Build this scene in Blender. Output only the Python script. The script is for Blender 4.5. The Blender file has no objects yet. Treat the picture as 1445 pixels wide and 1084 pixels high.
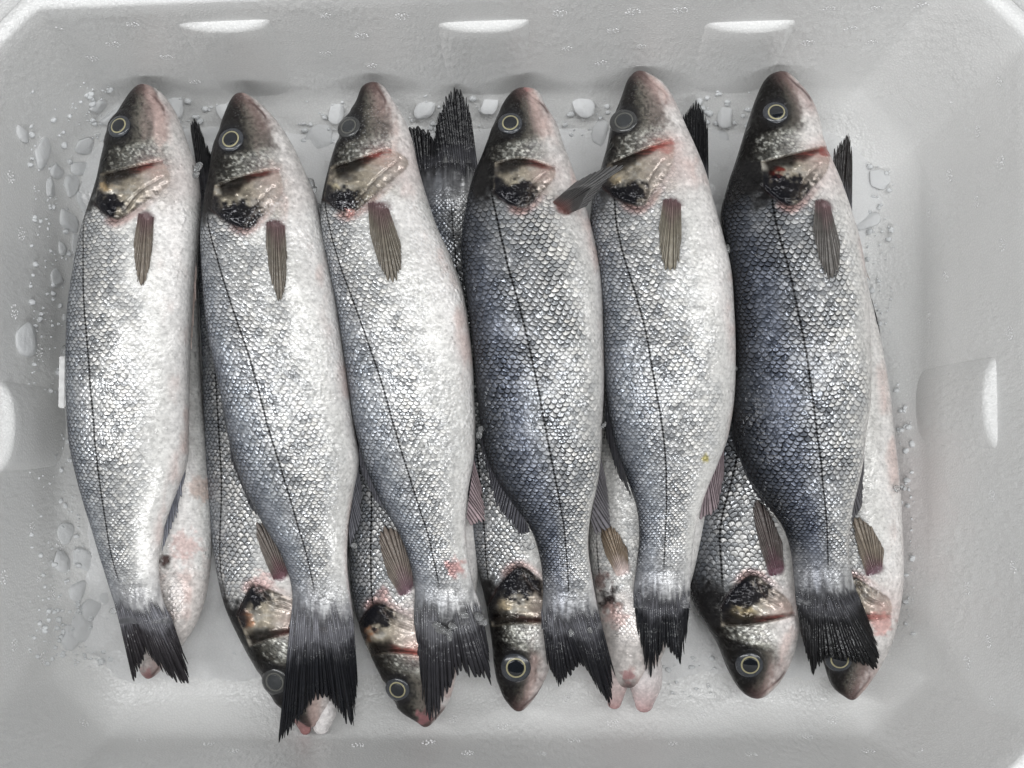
import bpy, math, random
import numpy as np
from mathutils import Vector, Matrix

# ------------------------------------------------------------------ camera, world, lamps, exposure
SC = bpy.context.scene
W0, H0, FPX, CH = 1445.0, 1084.0, 1726.0, 0.95
TILT = math.atan(75.0 / FPX)
cam_d = bpy.data.cameras.new('camera')
cam_d.sensor_width = 36.0
cam_d.lens = 36.0 * FPX / W0
cam_d.clip_start, cam_d.clip_end = 0.02, 50.0
cam = bpy.data.objects.new('camera', cam_d)
SC.collection.objects.link(cam)
cam.location = (0, 0, CH)
cam.rotation_euler = (TILT, 0, 0)
SC.camera = cam

world = bpy.data.worlds.new('World')
SC.world = world
world.use_nodes = True
bg = world.node_tree.nodes['Background']
bg.inputs[0].default_value = (0.93, 0.97, 1.0, 1)
bg.inputs[1].default_value = 0.07


def area_lamp(name, loc, target, sx, sy, power, color=(1, 1, 1)):
    d = bpy.data.lights.new(name, 'AREA')
    d.shape = 'RECTANGLE'
    d.size, d.size_y, d.energy, d.color = sx, sy, power, color
    o = bpy.data.objects.new(name, d)
    SC.collection.objects.link(o)
    o.location = loc
    o.rotation_euler = (Vector(target) - Vector(loc)).to_track_quat('-Z', 'Y').to_euler()
    return o


area_lamp('ceiling_panel_lamp', (0.25, 0.35, 2.4), (0, 0, 0), 1.2, 0.8, 15, (0.985, 0.995, 1))
area_lamp('ceiling_tube_lamp', (1.7, 0.5, 1.9), (0, 0, 0), 0.25, 2.2, 15, (0.99, 0.995, 1))
area_lamp('ceiling_tube_lamp', (-1.6, 0.3, 2.0), (0, 0, 0), 0.25, 2.2, 22, (0.99, 0.995, 1))
area_lamp('ceiling_tube_lamp', (0.1, -1.6, 2.0), (0, 0, 0), 2.2, 0.25, 22, (0.98, 0.99, 1))

SC.render.engine = 'CYCLES'
SC.view_settings.view_transform = 'Standard'
SC.view_settings.look = 'None'
SC.view_settings.exposure = 0.33
SC.view_settings.gamma = 1.0
SC.view_settings.use_curve_mapping = False
SC.cycles.max_bounces = 8
SC.cycles.transparent_max_bounces = 12
SC.cycles.caustics_reflective = False
SC.cycles.caustics_refractive = False

RNG = np.random.RandomState(7)
COL = SC.collection


def at(px, py, z):
    """point at height z that the photograph shows at pixel px, py (arrays allowed)"""
    px = np.asarray(px, float); py = np.asarray(py, float); z = np.asarray(z, float)
    dx = (px - W0 / 2) / FPX
    dy = -(py - H0 / 2) / FPX
    c, s = math.cos(TILT), math.sin(TILT)
    wy = dy * c + s
    wz = dy * s - c
    t = (z - CH) / wz
    return np.stack(np.broadcast_arrays(dx * t, wy * t, z), -1)


def pix(x, y, z):
    """photo pixel of a point"""
    c, s = math.cos(TILT), math.sin(TILT)
    h = z - CH
    yc = y * c + h * s
    zc = -y * s + h * c
    return W0 / 2 + x / -zc * FPX, H0 / 2 - yc / -zc * FPX


# ------------------------------------------------------------------ small tools
def link(name, mesh, mat, parent=None):
    o = bpy.data.objects.new(name, mesh)
    COL.objects.link(o)
    if mat is not None and len(mesh.materials) == 0:
        mesh.materials.append(mat)
    if parent is not None:
        o.parent = parent
    return o


def tag(o, label=None, cat=None, group=None, kind=None):
    if label: o['label'] = label
    if cat: o['category'] = cat
    if group: o['group'] = group
    if kind: o['kind'] = kind
    return o


def empty(name, loc):
    o = bpy.data.objects.new(name, None)
    COL.objects.link(o)
    o.location = loc
    o.empty_display_size = 0.02
    return o


def np_mesh(name, verts, quads, col=None, par=None, uv=None, smooth=True, tris=None):
    me = bpy.data.meshes.new(name)
    verts = np.ascontiguousarray(verts, np.float32)
    nq = len(quads); nt = 0 if tris is None else len(tris)
    me.vertices.add(len(verts))
    me.vertices.foreach_set('co', verts.ravel())
    li = np.asarray(quads, np.int32).ravel()
    starts = np.arange(0, nq * 4, 4, dtype=np.int32)
    if nt:
        li = np.concatenate([li, np.asarray(tris, np.int32).ravel()])
        starts = np.concatenate([starts, nq * 4 + np.arange(0, nt * 3, 3, dtype=np.int32)])
    me.loops.add(len(li))
    me.loops.foreach_set('vertex_index', li)
    me.polygons.add(len(starts))
    me.polygons.foreach_set('loop_start', starts)
    me.polygons.foreach_set('use_smooth', np.full(len(starts), smooth))
    me.update(calc_edges=True)
    for nm, a in (('col', col), ('par', par)):
        if a is not None:
            at_ = me.attributes.new(nm, 'FLOAT_COLOR', 'POINT')
            b = np.ones((len(verts), 4), np.float32)
            b[:, :a.shape[1]] = a
            at_.data.foreach_set('color', b.ravel())
    if uv is not None:
        l = me.uv_layers.new(name='UVMap')
        l.data.foreach_set('uv', np.ascontiguousarray(uv[li], np.float32).ravel())
    me.validate()
    return me


def hash2(ix, iy, seed):
    h = np.sin(ix * 127.1 + iy * 311.7 + seed * 74.7) * 43758.5453
    return h - np.floor(h)


def vnoise(x, y, seed=0):
    ix, iy = np.floor(x), np.floor(y)
    fx, fy = x - ix, y - iy
    fx = fx * fx * (3 - 2 * fx); fy = fy * fy * (3 - 2 * fy)
    a, b = hash2(ix, iy, seed), hash2(ix + 1, iy, seed)
    c, d = hash2(ix, iy + 1, seed), hash2(ix + 1, iy + 1, seed)
    return (a * (1 - fx) + b * fx) * (1 - fy) + (c * (1 - fx) + d * fx) * fy


def fbm(x, y, seed=0, oc=4):
    s, a, t = 0, 0.5, 0
    for i in range(oc):
        s = s + a * vnoise(x * 2 ** i, y * 2 ** i, seed + i * 13)
        t += a; a *= 0.5
    return s / t


def sstep(a, b, x):
    t = np.clip((x - a) / (b - a), 0, 1)
    return t * t * (3 - 2 * t)


def hermite(xs, ys, x):
    xs = np.asarray(xs, float); ys = np.asarray(ys, float)
    m = np.gradient(ys, xs) if len(xs) > 2 else np.full(len(xs), (ys[-1] - ys[0]) / (xs[-1] - xs[0]))
    x = np.asarray(x, float)
    xc = np.clip(x, xs[0], xs[-1])
    i = np.clip(np.searchsorted(xs, xc, 'right') - 1, 0, len(xs) - 2)
    h = xs[i + 1] - xs[i]
    t = (xc - xs[i]) / h
    r = ((2 * t**3 - 3 * t**2 + 1) * ys[i] + (t**3 - 2 * t**2 + t) * h * m[i]
         + (-2 * t**3 + 3 * t**2) * ys[i + 1] + (t**3 - t**2) * h * m[i + 1])
    return r + (x - xc) * np.where(x > xs[-1], m[-1], m[0])


def seg_dist(px, py, poly):
    """distance to a polyline and the parameter 0..1 along it"""
    best = np.full(px.shape, 1e9); par = np.zeros(px.shape)
    n = len(poly) - 1
    for k in range(n):
        ax, ay = poly[k]; bx, by = poly[k + 1]
        vx, vy = bx - ax, by - ay
        t = np.clip(((px - ax) * vx + (py - ay) * vy) / (vx * vx + vy * vy + 1e-9), 0, 1)
        d = np.hypot(px - ax - t * vx, py - ay - t * vy)
        par = np.where(d < best, (k + t) / n, par)
        best = np.minimum(best, d)
    return best, par


def poly_sdf(px, py, poly):
    d, _ = seg_dist(px, py, list(poly) + [poly[0]])
    inside = np.zeros(px.shape, bool)
    n = len(poly)
    for k in range(n):
        ax, ay = poly[k]; bx, by = poly[(k + 1) % n]
        if ay == by: continue
        c = ((ay > py) != (by > py)) & (px < (bx - ax) * (py - ay) / (by - ay) + ax)
        inside ^= c
    return np.where(inside, -d, d)


def curve_pts(pts, n=8):
    """smooth a short polyline"""
    p = np.asarray(pts, float)
    if len(p) < 3: return [tuple(a) for a in p]
    t = np.arange(len(p)); q = np.linspace(0, len(p) - 1, n * (len(p) - 1) + 1)
    return list(zip(hermite(t, p[:, 0], q), hermite(t, p[:, 1], q)))


def poly_at(pts, s):
    p = np.asarray(pts, float)
    seg = np.r_[0, np.cumsum(np.hypot(np.diff(p[:, 0]), np.diff(p[:, 1])))]
    seg /= seg[-1]
    return np.interp(s, seg, p[:, 0]), np.interp(s, seg, p[:, 1])


# ------------------------------------------------------------------ materials
class NT:
    def __init__(s, name):
        s.m = bpy.data.materials.new(name); s.m.use_nodes = True
        s.t = s.m.node_tree; s.n = s.t.nodes; s.b = s.n['Principled BSDF']

    def link(s, a, b): s.t.links.new(a, b)

    def put(s, sock, v):
        if v is None: return
        if hasattr(v, 'is_output'): s.link(v, sock)
        else: sock.default_value = v

    def node(s, typ, **kw):
        n = s.n.new(typ)
        for k, v in kw.items(): setattr(n, k, v)
        return n

    def math(s, op, a, b=None, c=None, clamp=False):
        n = s.n.new('ShaderNodeMath'); n.operation = op; n.use_clamp = clamp
        s.put(n.inputs[0], a)
        if b is not None: s.put(n.inputs[1], b)
        if c is not None: s.put(n.inputs[2], c)
        return n.outputs[0]

    def mixc(s, f, a, b, blend='MIX'):
        n = s.n.new('ShaderNodeMix'); n.data_type = 'RGBA'; n.blend_type = blend
        s.put(n.inputs[0], f); s.put(n.inputs[6], a); s.put(n.inputs[7], b)
        return n.outputs[2]

    def mixf(s, f, a, b):
        n = s.n.new('ShaderNodeMix'); n.data_type = 'FLOAT'
        s.put(n.inputs[0], f); s.put(n.inputs[2], a); s.put(n.inputs[3], b)
        return n.outputs[0]

    def ss(s, lo, hi, x):
        n = s.n.new('ShaderNodeMapRange'); n.interpolation_type = 'SMOOTHSTEP'
        s.put(n.inputs[0], x); n.inputs[1].default_value = lo; n.inputs[2].default_value = hi
        return n.outputs[0]

    def noise(s, vec, scale, detail=3, rough=0.5):
        n = s.n.new('ShaderNodeTexNoise')
        s.put(n.inputs['Vector'], vec); n.inputs['Scale'].default_value = scale
        n.inputs['Detail'].default_value = detail; n.inputs['Roughness'].default_value = rough
        return n.outputs['Fac']

    def voro(s, vec, scale, feature='F1', out='Distance'):
        n = s.n.new('ShaderNodeTexVoronoi'); n.feature = feature
        s.put(n.inputs['Vector'], vec); n.inputs['Scale'].default_value = scale
        return n.outputs[out]

    def bump(s, h, strength, dist, normal=None):
        n = s.n.new('ShaderNodeBump')
        n.inputs['Strength'].default_value = strength; n.inputs['Distance'].default_value = dist
        s.put(n.inputs['Height'], h)
        if normal is not None: s.link(normal, n.inputs['Normal'])
        return n.outputs[0]

    def coord(s, out='Object'):
        return s.n.new('ShaderNodeTexCoord').outputs[out]

    def attr(s, name):
        n = s.n.new('ShaderNodeAttribute'); n.attribute_name = name
        return n


def fish_skin():
    T = NT('fish_skin')
    col = T.attr('col'); par = T.attr('par')
    sp = T.node('ShaderNodeSeparateColor'); T.link(par.outputs['Color'], sp.inputs[0])
    scl, met, rgh, frost = sp.outputs[0], sp.outputs[1], sp.outputs[2], par.outputs['Alpha']
    obj = T.coord('Object')
    uvn = T.node('ShaderNodeUVMap'); uvn.uv_map = 'UVMap'
    suv = T.node('ShaderNodeSeparateXYZ'); T.link(uvn.outputs[0], suv.inputs[0])
    nz = T.noise(obj, 60, 2)
    nz2 = T.noise(obj, 95, 2)
    U = T.math('ADD', suv.outputs[0], T.math('MULTIPLY', T.math('SUBTRACT', nz, 0.5), 2.2))
    V0 = suv.outputs[1]
    V = T.math('ADD', V0, T.math('MULTIPLY', T.math('SUBTRACT', nz2, 0.5), 1.1))
    A = 0.80
    c = T.math('FLOOR', U)
    f = T.math('SUBTRACT', U, c)
    offc = T.math('MULTIPLY', T.math('FLOORED_MODULO', c, 2.0), 0.5)
    offp = T.math('SUBTRACT', 0.5, offc)

    def scal(off):
        y = T.math('SUBTRACT', V, off)
        x = T.math('SUBTRACT', T.math('FRACT', y), 0.5)
        x2 = T.math('MULTIPLY', T.math('MULTIPLY', x, x), 4.0)
        return T.math('MULTIPLY', T.math('SQRT', T.math('SUBTRACT', 1.0, x2, clamp=True)), A), x, T.math('FLOOR', y)
    sC, xC, jC = scal(offc)
    sP, xP, jP = scal(offp)
    isP = T.math('LESS_THAN', f, sP)
    g = T.mixf(isP, T.math('SUBTRACT', f, sP), T.math('SUBTRACT', T.math('ADD', f, 1.0), sC))
    e = T.mixf(isP, T.math('SUBTRACT', T.math('ADD', sC, 1.0), f), T.math('SUBTRACT', sP, f))
    x = T.mixf(isP, xC, xP)
    cmb = T.node('ShaderNodeCombineXYZ')
    T.link(T.math('SUBTRACT', c, isP), cmb.inputs[0]); T.link(T.mixf(isP, jC, jP), cmb.inputs[1])
    wn = T.node('ShaderNodeTexWhiteNoise'); wn.noise_dimensions = '3D'; T.link(cmb.outputs[0], wn.inputs['Vector'])
    r = wn.outputs['Value']
    rs = T.node('ShaderNodeSeparateColor'); T.link(wn.outputs['Color'], rs.inputs[0])
    # relief: every scale rises towards its free rear edge, slightly domed, each tilted its own way
    dome = T.math('MULTIPLY', T.math('MULTIPLY', x, x), -1.1)
    tilt = T.math('MULTIPLY', x, T.math('SUBTRACT', rs.outputs[1], 0.5))
    rise = T.math('MULTIPLY', T.math('MINIMUM', g, 1.1), T.math('ADD', 0.45, T.math('MULTIPLY', rs.outputs[2], 0.5)))
    lip = T.math('MULTIPLY', T.ss(0.0, 0.16, e), 0.22)
    hs = T.math('ADD', T.math('ADD', rise, dome), T.math('ADD', lip, T.math('MULTIPLY', tilt, 1.35)))
    hs = T.math('MULTIPLY', hs, scl)
    n1 = T.bump(hs, 1.0, 0.00085)
    fine = T.noise(obj, 330, 2, 0.5)
    grain = T.noise(obj, 330, 2, 0.6)
    n2 = T.bump(fine, 0.28, 0.0010, n1)
    gr = T.voro(obj, 430, 'SMOOTH_F1')
    wetn = T.voro(obj, 260, 'SMOOTH_F1')
    wetm = T.ss(0.50, 0.66, T.noise(obj, 70, 2))
    n2 = T.bump(T.math('MULTIPLY', T.math('SUBTRACT', 1.0, T.ss(0.0, 0.45, wetn)), wetm), 0.55, 0.0011, n2)
    n3n = T.node('ShaderNodeBump'); n3n.inputs['Distance'].default_value = 0.0010
    T.link(T.math('MULTIPLY', frost, 0.8), n3n.inputs['Strength']); T.link(gr, n3n.inputs['Height']); T.link(n2, n3n.inputs['Normal'])
    T.link(n3n.outputs[0], T.b.inputs['Normal'])
    # pigment: dark skin behind each free edge, varied plates
    dk0 = T.math('MAXIMUM', T.math('SUBTRACT', 1.0, T.ss(0.05, 0.62, g)), T.math('SUBTRACT', 1.0, T.ss(0.0, 0.16, e)))
    dk0 = T.math('MAXIMUM', dk0, T.math('MULTIPLY', T.ss(0.30, 0.5, T.math('ABSOLUTE', x)), 0.7))
    dk = T.math('MULTIPLY', dk0, scl)
    mult = T.math('MULTIPLY_ADD', r, 0.9, 1.0)
    mult = T.mixf(scl, 1.0, mult)
    mult = T.math('MULTIPLY', mult, T.math('SUBTRACT', 1.0, T.math('MULTIPLY', dk, 0.90)))
    # lateral line: broken dark thread at V = 0
    av = T.math('ABSOLUTE', V0)
    ll = T.math('MULTIPLY', T.math('SUBTRACT', 1.0, T.ss(0.07, 0.26, av)), T.ss(0.12, 0.5, scl))
    dash = T.math('ADD', 0.62, T.math('MULTIPLY', T.ss(0.25, 0.5, f), 0.35))
    mult = T.math('MULTIPLY', mult, T.math('SUBTRACT', 1.0, T.math('MULTIPLY', ll, dash)))
    mott = T.math('MULTIPLY_ADD', grain, 0.9, 0.55)
    mult = T.math('MULTIPLY', mult, mott)
    vm = T.node('ShaderNodeVectorMath', operation='SCALE')
    T.link(col.outputs['Color'], vm.inputs[0]); T.link(mult, vm.inputs['Scale'])
    # a few scales carry a cool or warm sheen
    tint = T.mixc(rs.outputs[0], (0.95, 0.985, 1.05, 1), (1.03, 1.0, 0.965, 1))
    fz = T.math('MULTIPLY', T.math('SUBTRACT', 1.0, T.ss(0.18, 0.42, T.voro(obj, 520))), frost)
    fin = T.mixc(T.math('MULTIPLY', scl, 0.8), vm.outputs[0], T.mixc(1.0, vm.outputs[0], tint, 'MULTIPLY'))
    fin = T.mixc(T.math('MULTIPLY', fz, 0.55), fin, (0.82, 0.83, 0.84, 1))
    T.link(fin, T.b.inputs['Base Color'])
    T.link(met, T.b.inputs['Metallic'])
    rr = T.math('ADD', rgh, T.math('MULTIPLY', T.math('SUBTRACT', r, 0.5), T.math('MULTIPLY', scl, 0.34)))
    rr = T.math('ADD', rr, T.math('MULTIPLY', T.math('SUBTRACT', grain, 0.5), 0.25), clamp=True)
    T.link(rr, T.b.inputs['Roughness'])
    T.b.inputs['Specular IOR Level'].default_value = 0.07
    T.b.inputs['Coat Weight'].default_value = 0.20
    T.b.inputs['Coat Roughness'].default_value = 0.05
    T.link(n3n.outputs[0], T.b.inputs['Coat Normal'])
    return T.m


def fin_skin(name='fin_skin', alpha=1.0):
    T = NT(name)
    col = T.attr('col'); par = T.attr('par')
    sp = T.node('ShaderNodeSeparateColor'); T.link(par.outputs['Color'], sp.inputs[0])
    obj = T.coord('Object')
    m = T.math('MULTIPLY_ADD', T.noise(obj, 180, 4, 0.6), 0.9, 0.55)
    vm = T.node('ShaderNodeVectorMath', operation='SCALE')
    T.link(col.outputs['Color'], vm.inputs[0]); T.link(m, vm.inputs['Scale'])
    T.link(vm.outputs[0], T.b.inputs['Base Color'])
    T.link(sp.outputs[0], T.b.inputs['Alpha'])
    T.b.inputs['Roughness'].default_value = 0.42
    T.b.inputs['Specular IOR Level'].default_value = 0.10
    T.b.inputs['Coat Weight'].default_value = 0.28
    T.b.inputs['Coat Roughness'].default_value = 0.05
    n1 = T.bump(T.noise(obj, 210, 2, 0.5), 0.5, 0.0016)
    T.link(n1, T.b.inputs['Normal']); T.link(n1, T.b.inputs['Coat Normal'])
    return T.m


def foam_mat(name='white_foam', c0=(0.74, 0.74, 0.73), c1=(0.80, 0.80, 0.79), bead=1.0):
    T = NT(name)
    obj = T.coord('Object')
    cells = T.voro(obj, 420, 'DISTANCE_TO_EDGE')
    big = T.noise(obj, 9, 4, 0.55)
    mid = T.noise(obj, 55, 4, 0.6)
    mp = T.node('ShaderNodeMapping'); T.link(obj, mp.inputs[0]); mp.inputs['Scale'].default_value = (1, 1, 0.35)
    drop = T.voro(mp.outputs[0], 330, 'SMOOTH_F1')
    wet = T.ss(0.40, 0.60, T.noise(obj, 14, 3))
    c = T.mixc(T.ss(0.3, 0.75, big), c0 + (1,), c1 + (1,))
    c = T.mixc(T.math('MULTIPLY', T.math('SUBTRACT', 1.0, T.ss(0.0, 0.14, cells)), .22 * bead), c, (0.5, 0.5, 0.5, 1))
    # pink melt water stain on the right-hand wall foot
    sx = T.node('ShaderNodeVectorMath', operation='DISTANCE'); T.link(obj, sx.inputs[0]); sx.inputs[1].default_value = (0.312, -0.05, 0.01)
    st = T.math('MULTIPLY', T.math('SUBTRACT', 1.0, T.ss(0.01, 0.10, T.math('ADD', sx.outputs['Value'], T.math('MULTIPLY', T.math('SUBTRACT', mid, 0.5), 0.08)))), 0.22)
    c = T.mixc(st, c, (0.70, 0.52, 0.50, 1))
    T.link(c, T.b.inputs['Base Color'])
    T.link(T.mixf(wet, 0.5, 0.30), T.b.inputs['Roughness'])
    T.b.inputs['Coat Weight'].default_value = 0.35
    T.b.inputs['Coat Roughness'].default_value = 0.22
    n = T.bump(mid, 0.07, 0.004)
    n = T.bump(cells, 0.35 * bead + .02, 0.0012, n)
    n = T.bump(T.math('MULTIPLY', T.math('SUBTRACT', 0.5, drop), T.math('MULTIPLY_ADD', wet, 0.85, 0.12)), 0.6, 0.0013, n)
    T.link(n, T.b.inputs['Normal']); T.link(n, T.b.inputs['Coat Normal'])
    return T.m


def ice_mat(name, base, trans, rough, bump=0.4):
    T = NT(name)
    obj = T.coord('Object')
    n0 = T.noise(obj, 40, 5, 0.6)
    T.link(T.mixc(n0, tuple(0.8 * b for b in base) + (1,), tuple(min(1, 1.1 * b) for b in base) + (1,)), T.b.inputs['Base Color'])
    T.b.inputs['Transmission Weight'].default_value = trans
    T.b.inputs['IOR'].default_value = 1.31
    T.link(T.math('MULTIPLY_ADD', n0, 0.3, rough - 0.1), T.b.inputs['Roughness'])
    T.link(T.bump(T.noise(obj, 160, 4, 0.6), bump, 0.003), T.b.inputs['Normal'])
    return T.m


def plain(name, color, rough, coat=0.0, metal=0.0, nscale=200, namp=0.3):
    T = NT(name)
    obj = T.coord('Object')
    n = T.noise(obj, nscale, 3)
    T.link(T.mixc(n, tuple(c * (1 - namp) for c in color) + (1,), tuple(c * (1 + namp) for c in color) + (1,)), T.b.inputs['Base Color'])
    T.b.inputs['Roughness'].default_value = rough
    T.b.inputs['Metallic'].default_value = metal
    T.b.inputs['Coat Weight'].default_value = coat
    T.b.inputs['Coat Roughness'].default_value = 0.03
    return T.m


M_SKIN = fish_skin()
M_FIN = fin_skin()
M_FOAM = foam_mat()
M_ICE = ice_mat('clear_ice', (0.93, 0.95, 0.96), 0.85, 0.12)
M_CLOUDY = ice_mat('cloudy_ice', (0.79, 0.80, 0.805), 0.08, 0.46)
M_ICE_WHITE = ice_mat('white_ice_grain', (0.86, 0.88, 0.89), 0.15, 0.2)
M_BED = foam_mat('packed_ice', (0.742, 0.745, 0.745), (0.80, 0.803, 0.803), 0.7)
M_VENT = plain('foam_bead', (0.80, 0.80, 0.80), 0.25, 0.3, 0, 300, 0.05)
M_PUPIL = plain('eye_pupil', (0.006, 0.008, 0.012), 0.08, 0.7)
M_CLOUDED = plain('clouded_pupil', (0.030, 0.033, 0.036), 0.2, 0.5)
M_GOLD = plain('eye_gold_ring', (0.36, 0.33, 0.20), 0.3, 0.3, 0.0)
M_PALE_RING = plain('eye_pale_ring', (0.11, 0.11, 0.10), 0.3, 0.3, 0.0)
M_IRIS = plain('eye_iris', (0.050, 0.054, 0.062), 0.22, 0.2, 0.0, 500, 0.6)
M_IRIS_CLOUD = plain('clouded_iris', (0.045, 0.046, 0.046), 0.25, 0.3, 0.0, 500, 0.5)
M_TAG = plain('white_plastic', (0.82, 0.82, 0.81), 0.35)

# ------------------------------------------------------------------ the foam box
FL = dict(xl=-0.3396, xr=0.304, yb=-0.221, yt=0.258)      # inner floor edges
RM = dict(xl=-0.356, xr=0.335, yb=-0.236, yt=0.2825)     # inner rim edges
ZR = 0.17


def skew(x, z):
    return (z / ZR) * (0.008 + 0.014 * x / 0.33)


def oct_loop(z, off, ch=0.042, rad=0.008, seg=4):
    """loop of points round the box at height z, pushed outwards by off"""
    k = z / ZR
    e = {q: FL[q] + (RM[q] - FL[q]) * k for q in FL}
    xl, xr, yb, yt = e['xl'] - off, e['xr'] + off, e['yb'] - off, e['yt'] + off
    c = ch + off * 0.58 + 0.006 * k
    base = [(xr, yb + c), (xr, yt - c), (xr - c, yt), (xl + c, yt), (xl, yt - c), (xl, yb + c), (xl + c, yb), (xr - c, yb)]
    out = []
    n = len(base)
    for i in range(n):
        p0, p, p1 = Vector(base[i - 1]), Vector(base[i]), Vector(base[(i + 1) % n])
        a = p + (p0 - p).normalized() * rad * 0.7
        b = p + (p1 - p).normalized() * rad * 0.7
        for j in range(seg + 1):
            t = j / seg
            q = a * (1 - t) ** 2 + p * 2 * t * (1 - t) + b * t * t
            out.append((q.x, q.y + (skew(q.x, z) if q.y > 0 else 0), z))
    return out


def build_box():
    root = empty('foam_box', (0, 0, 0))
    tag(root, 'open white polystyrene foam box with chamfered corners holding all the fish', 'foam box')
    loops = []
    R = 0.034
    loops.append(oct_loop(0.0, -0.12))
    for k in range(13):
        a = math.pi / 2 * k / 12
        loops.append(oct_loop(R - R * math.cos(a), -R + R * math.sin(a)))
    for z in np.linspace(R, ZR - 0.004, 10)[1:]:
        loops.append(oct_loop(z, 0))
    loops.append(oct_loop(ZR - 0.001, 0.001)); loops.append(oct_loop(ZR, 0.004))
    loops.append(oct_loop(ZR, 0.010)); loops.append(oct_loop(ZR - 0.001, 0.0115))
    loops.append(oct_loop(ZR - 0.008, 0.0125)); loops.append(oct_loop(ZR - 0.009, 0.014))
    loops.append(oct_loop(ZR - 0.009, 0.028)); loops.append(oct_loop(ZR - 0.011, 0.030))
    loops.append(oct_loop(-0.024, 0.030)); loops.append(oct_loop(-0.026, 0.02)); loops.append(oct_loop(-0.026, -0.10))
    n = len(loops[0])
    v = np.array(loops).reshape(-1, 3)
    q = []
    for i in range(len(loops) - 1):
        for j in range(n):
            k = (j + 1) % n
            q.append((i * n + j, i * n + k, (i + 1) * n + k, (i + 1) * n + j))
    me = np_mesh('shell', v, np.array(q)[:, ::-1])
    import bmesh
    bm = bmesh.new(); bm.from_mesh(me); bm.verts.ensure_lookup_table()
    bm.faces.new([bm.verts[j] for j in range(n)])
    bm.faces.new([bm.verts[(len(loops) - 1) * n + j] for j in range(n)])
    bmesh.ops.recalc_face_normals(bm, faces=bm.faces[:])
    for f in bm.faces: f.smooth = len(f.verts) == 4
    bm.to_mesh(me); bm.free()
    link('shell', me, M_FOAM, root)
    return root


BOX = build_box()


def inside_gap(p):
    """clearance to the walls at the height of p, and the direction of the nearest one"""
    k = p[2] / ZR
    c = [(FL['xr'] + (RM['xr'] - FL['xr']) * k - p[0], (-1, 0)), (p[0] - FL['xl'] - (RM['xl'] - FL['xl']) * k, (1, 0)),
         (FL['yt'] + (RM['yt'] - FL['yt']) * k + skew(p[0], p[2]) - p[1], (0, -1)), (p[1] - FL['yb'] - (RM['yb'] - FL['yb']) * k, (0, 1))]
    c.sort()
    e, n = c[0]
    d = (c[0][0] + c[1][0] - 0.044) / math.sqrt(2)
    if d < e: e, n = d, ((c[0][1][0] + c[1][1][0]) * .707, (c[0][1][1] + c[1][1][1]) * .707)
    return e, n


def wall_hit(px, py):
    """where the ray of a pixel meets the inside of the box: point, inward normal"""
    R = 0.034
    a = at(px, py, ZR); b = at(px, py, 0.0)
    def free(p):
        e, n = inside_gap(p)
        lim = R - math.sqrt(max(0, R * R - (R - p[2]) ** 2)) if p[2] < R else 0.0
        return e >= lim
    lo, hi = 0.0, 1.0
    if not free(a): hi = 0.0
    for _ in range(40):
        m = (lo + hi) / 2
        if free(a + (b - a) * m): lo = m
        else: hi = m
    p = a + (b - a) * lo
    e, n = inside_gap(p)
    if e < R and p[2] < R: nn = Vector((n[0] * (R - e), n[1] * (R - e), R - p[2] + 1e-5))
    elif p[2] >= R: nn = Vector((n[0], n[1], .08))
    else: nn = Vector((0, 0, 1))
    return Vector(p), nn.normalized()


def wall_rib(wall, c, width, ztop, depth):
    """half-round rib down the inside of a wall, flat sloping top"""
    ax = 0 if wall[0] == 'x' else 1
    sg = 1 if wall in ('xr', 'yt') else -1
    seg, rows = 28, 10
    v, q = [], []
    zs = list(np.linspace(0.004, ztop, rows)) + [ztop + .006 * math.sin(math.pi / 2 * q / 8) for q in range(1, 9)]
    for r, z in enumerate(zs):
        wv = FL[wall] + (RM[wall] - FL[wall]) * z / ZR + (skew(c, z) if wall == 'yt' else 0)
        sc = 1.0 if r < rows else math.cos(math.pi / 2 * min(1, (r - rows + 1) / 8))
        for j in range(seg + 1):
            a = math.pi * j / seg
            ca, sa = math.cos(a), math.sin(a)
            x = width / 2 * math.copysign(abs(ca) ** 0.95, ca)
            dd = depth * (abs(sa) ** 1.0) * sc * (0.35 + 0.65 * min(1, z / ztop))
            d = -0.003 + dd
            p = [0, 0, z]
            p[ax] = wv - sg * d
            p[1 - ax] = c + x
            v.append(p)
    n = seg + 1
    for i in range(len(zs) - 1):
        for j in range(seg):
            q.append((i * n + j, i * n + j + 1, (i + 1) * n + j + 1, (i + 1) * n + j))
    q = np.array(q)
    if wall in ('yt', 'xl'): q = q[:, ::-1]
    me = np_mesh('wall_rib', np.array(v), q)
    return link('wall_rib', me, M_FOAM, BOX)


for px in (312, 680, 1058):
    p, _ = wall_hit(px, 30)
    wall_rib('yt', p.x, 0.066, p.z - 0.006, 0.0085)
p, _ = wall_hit(1405, 568); wall_rib('xr', p.y, 0.064, p.z - 0.004, 0.0105)
p, _ = wall_hit(2, 602); wall_rib('xl', p.y, 0.064, p.z - 0.002, 0.012)


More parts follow.
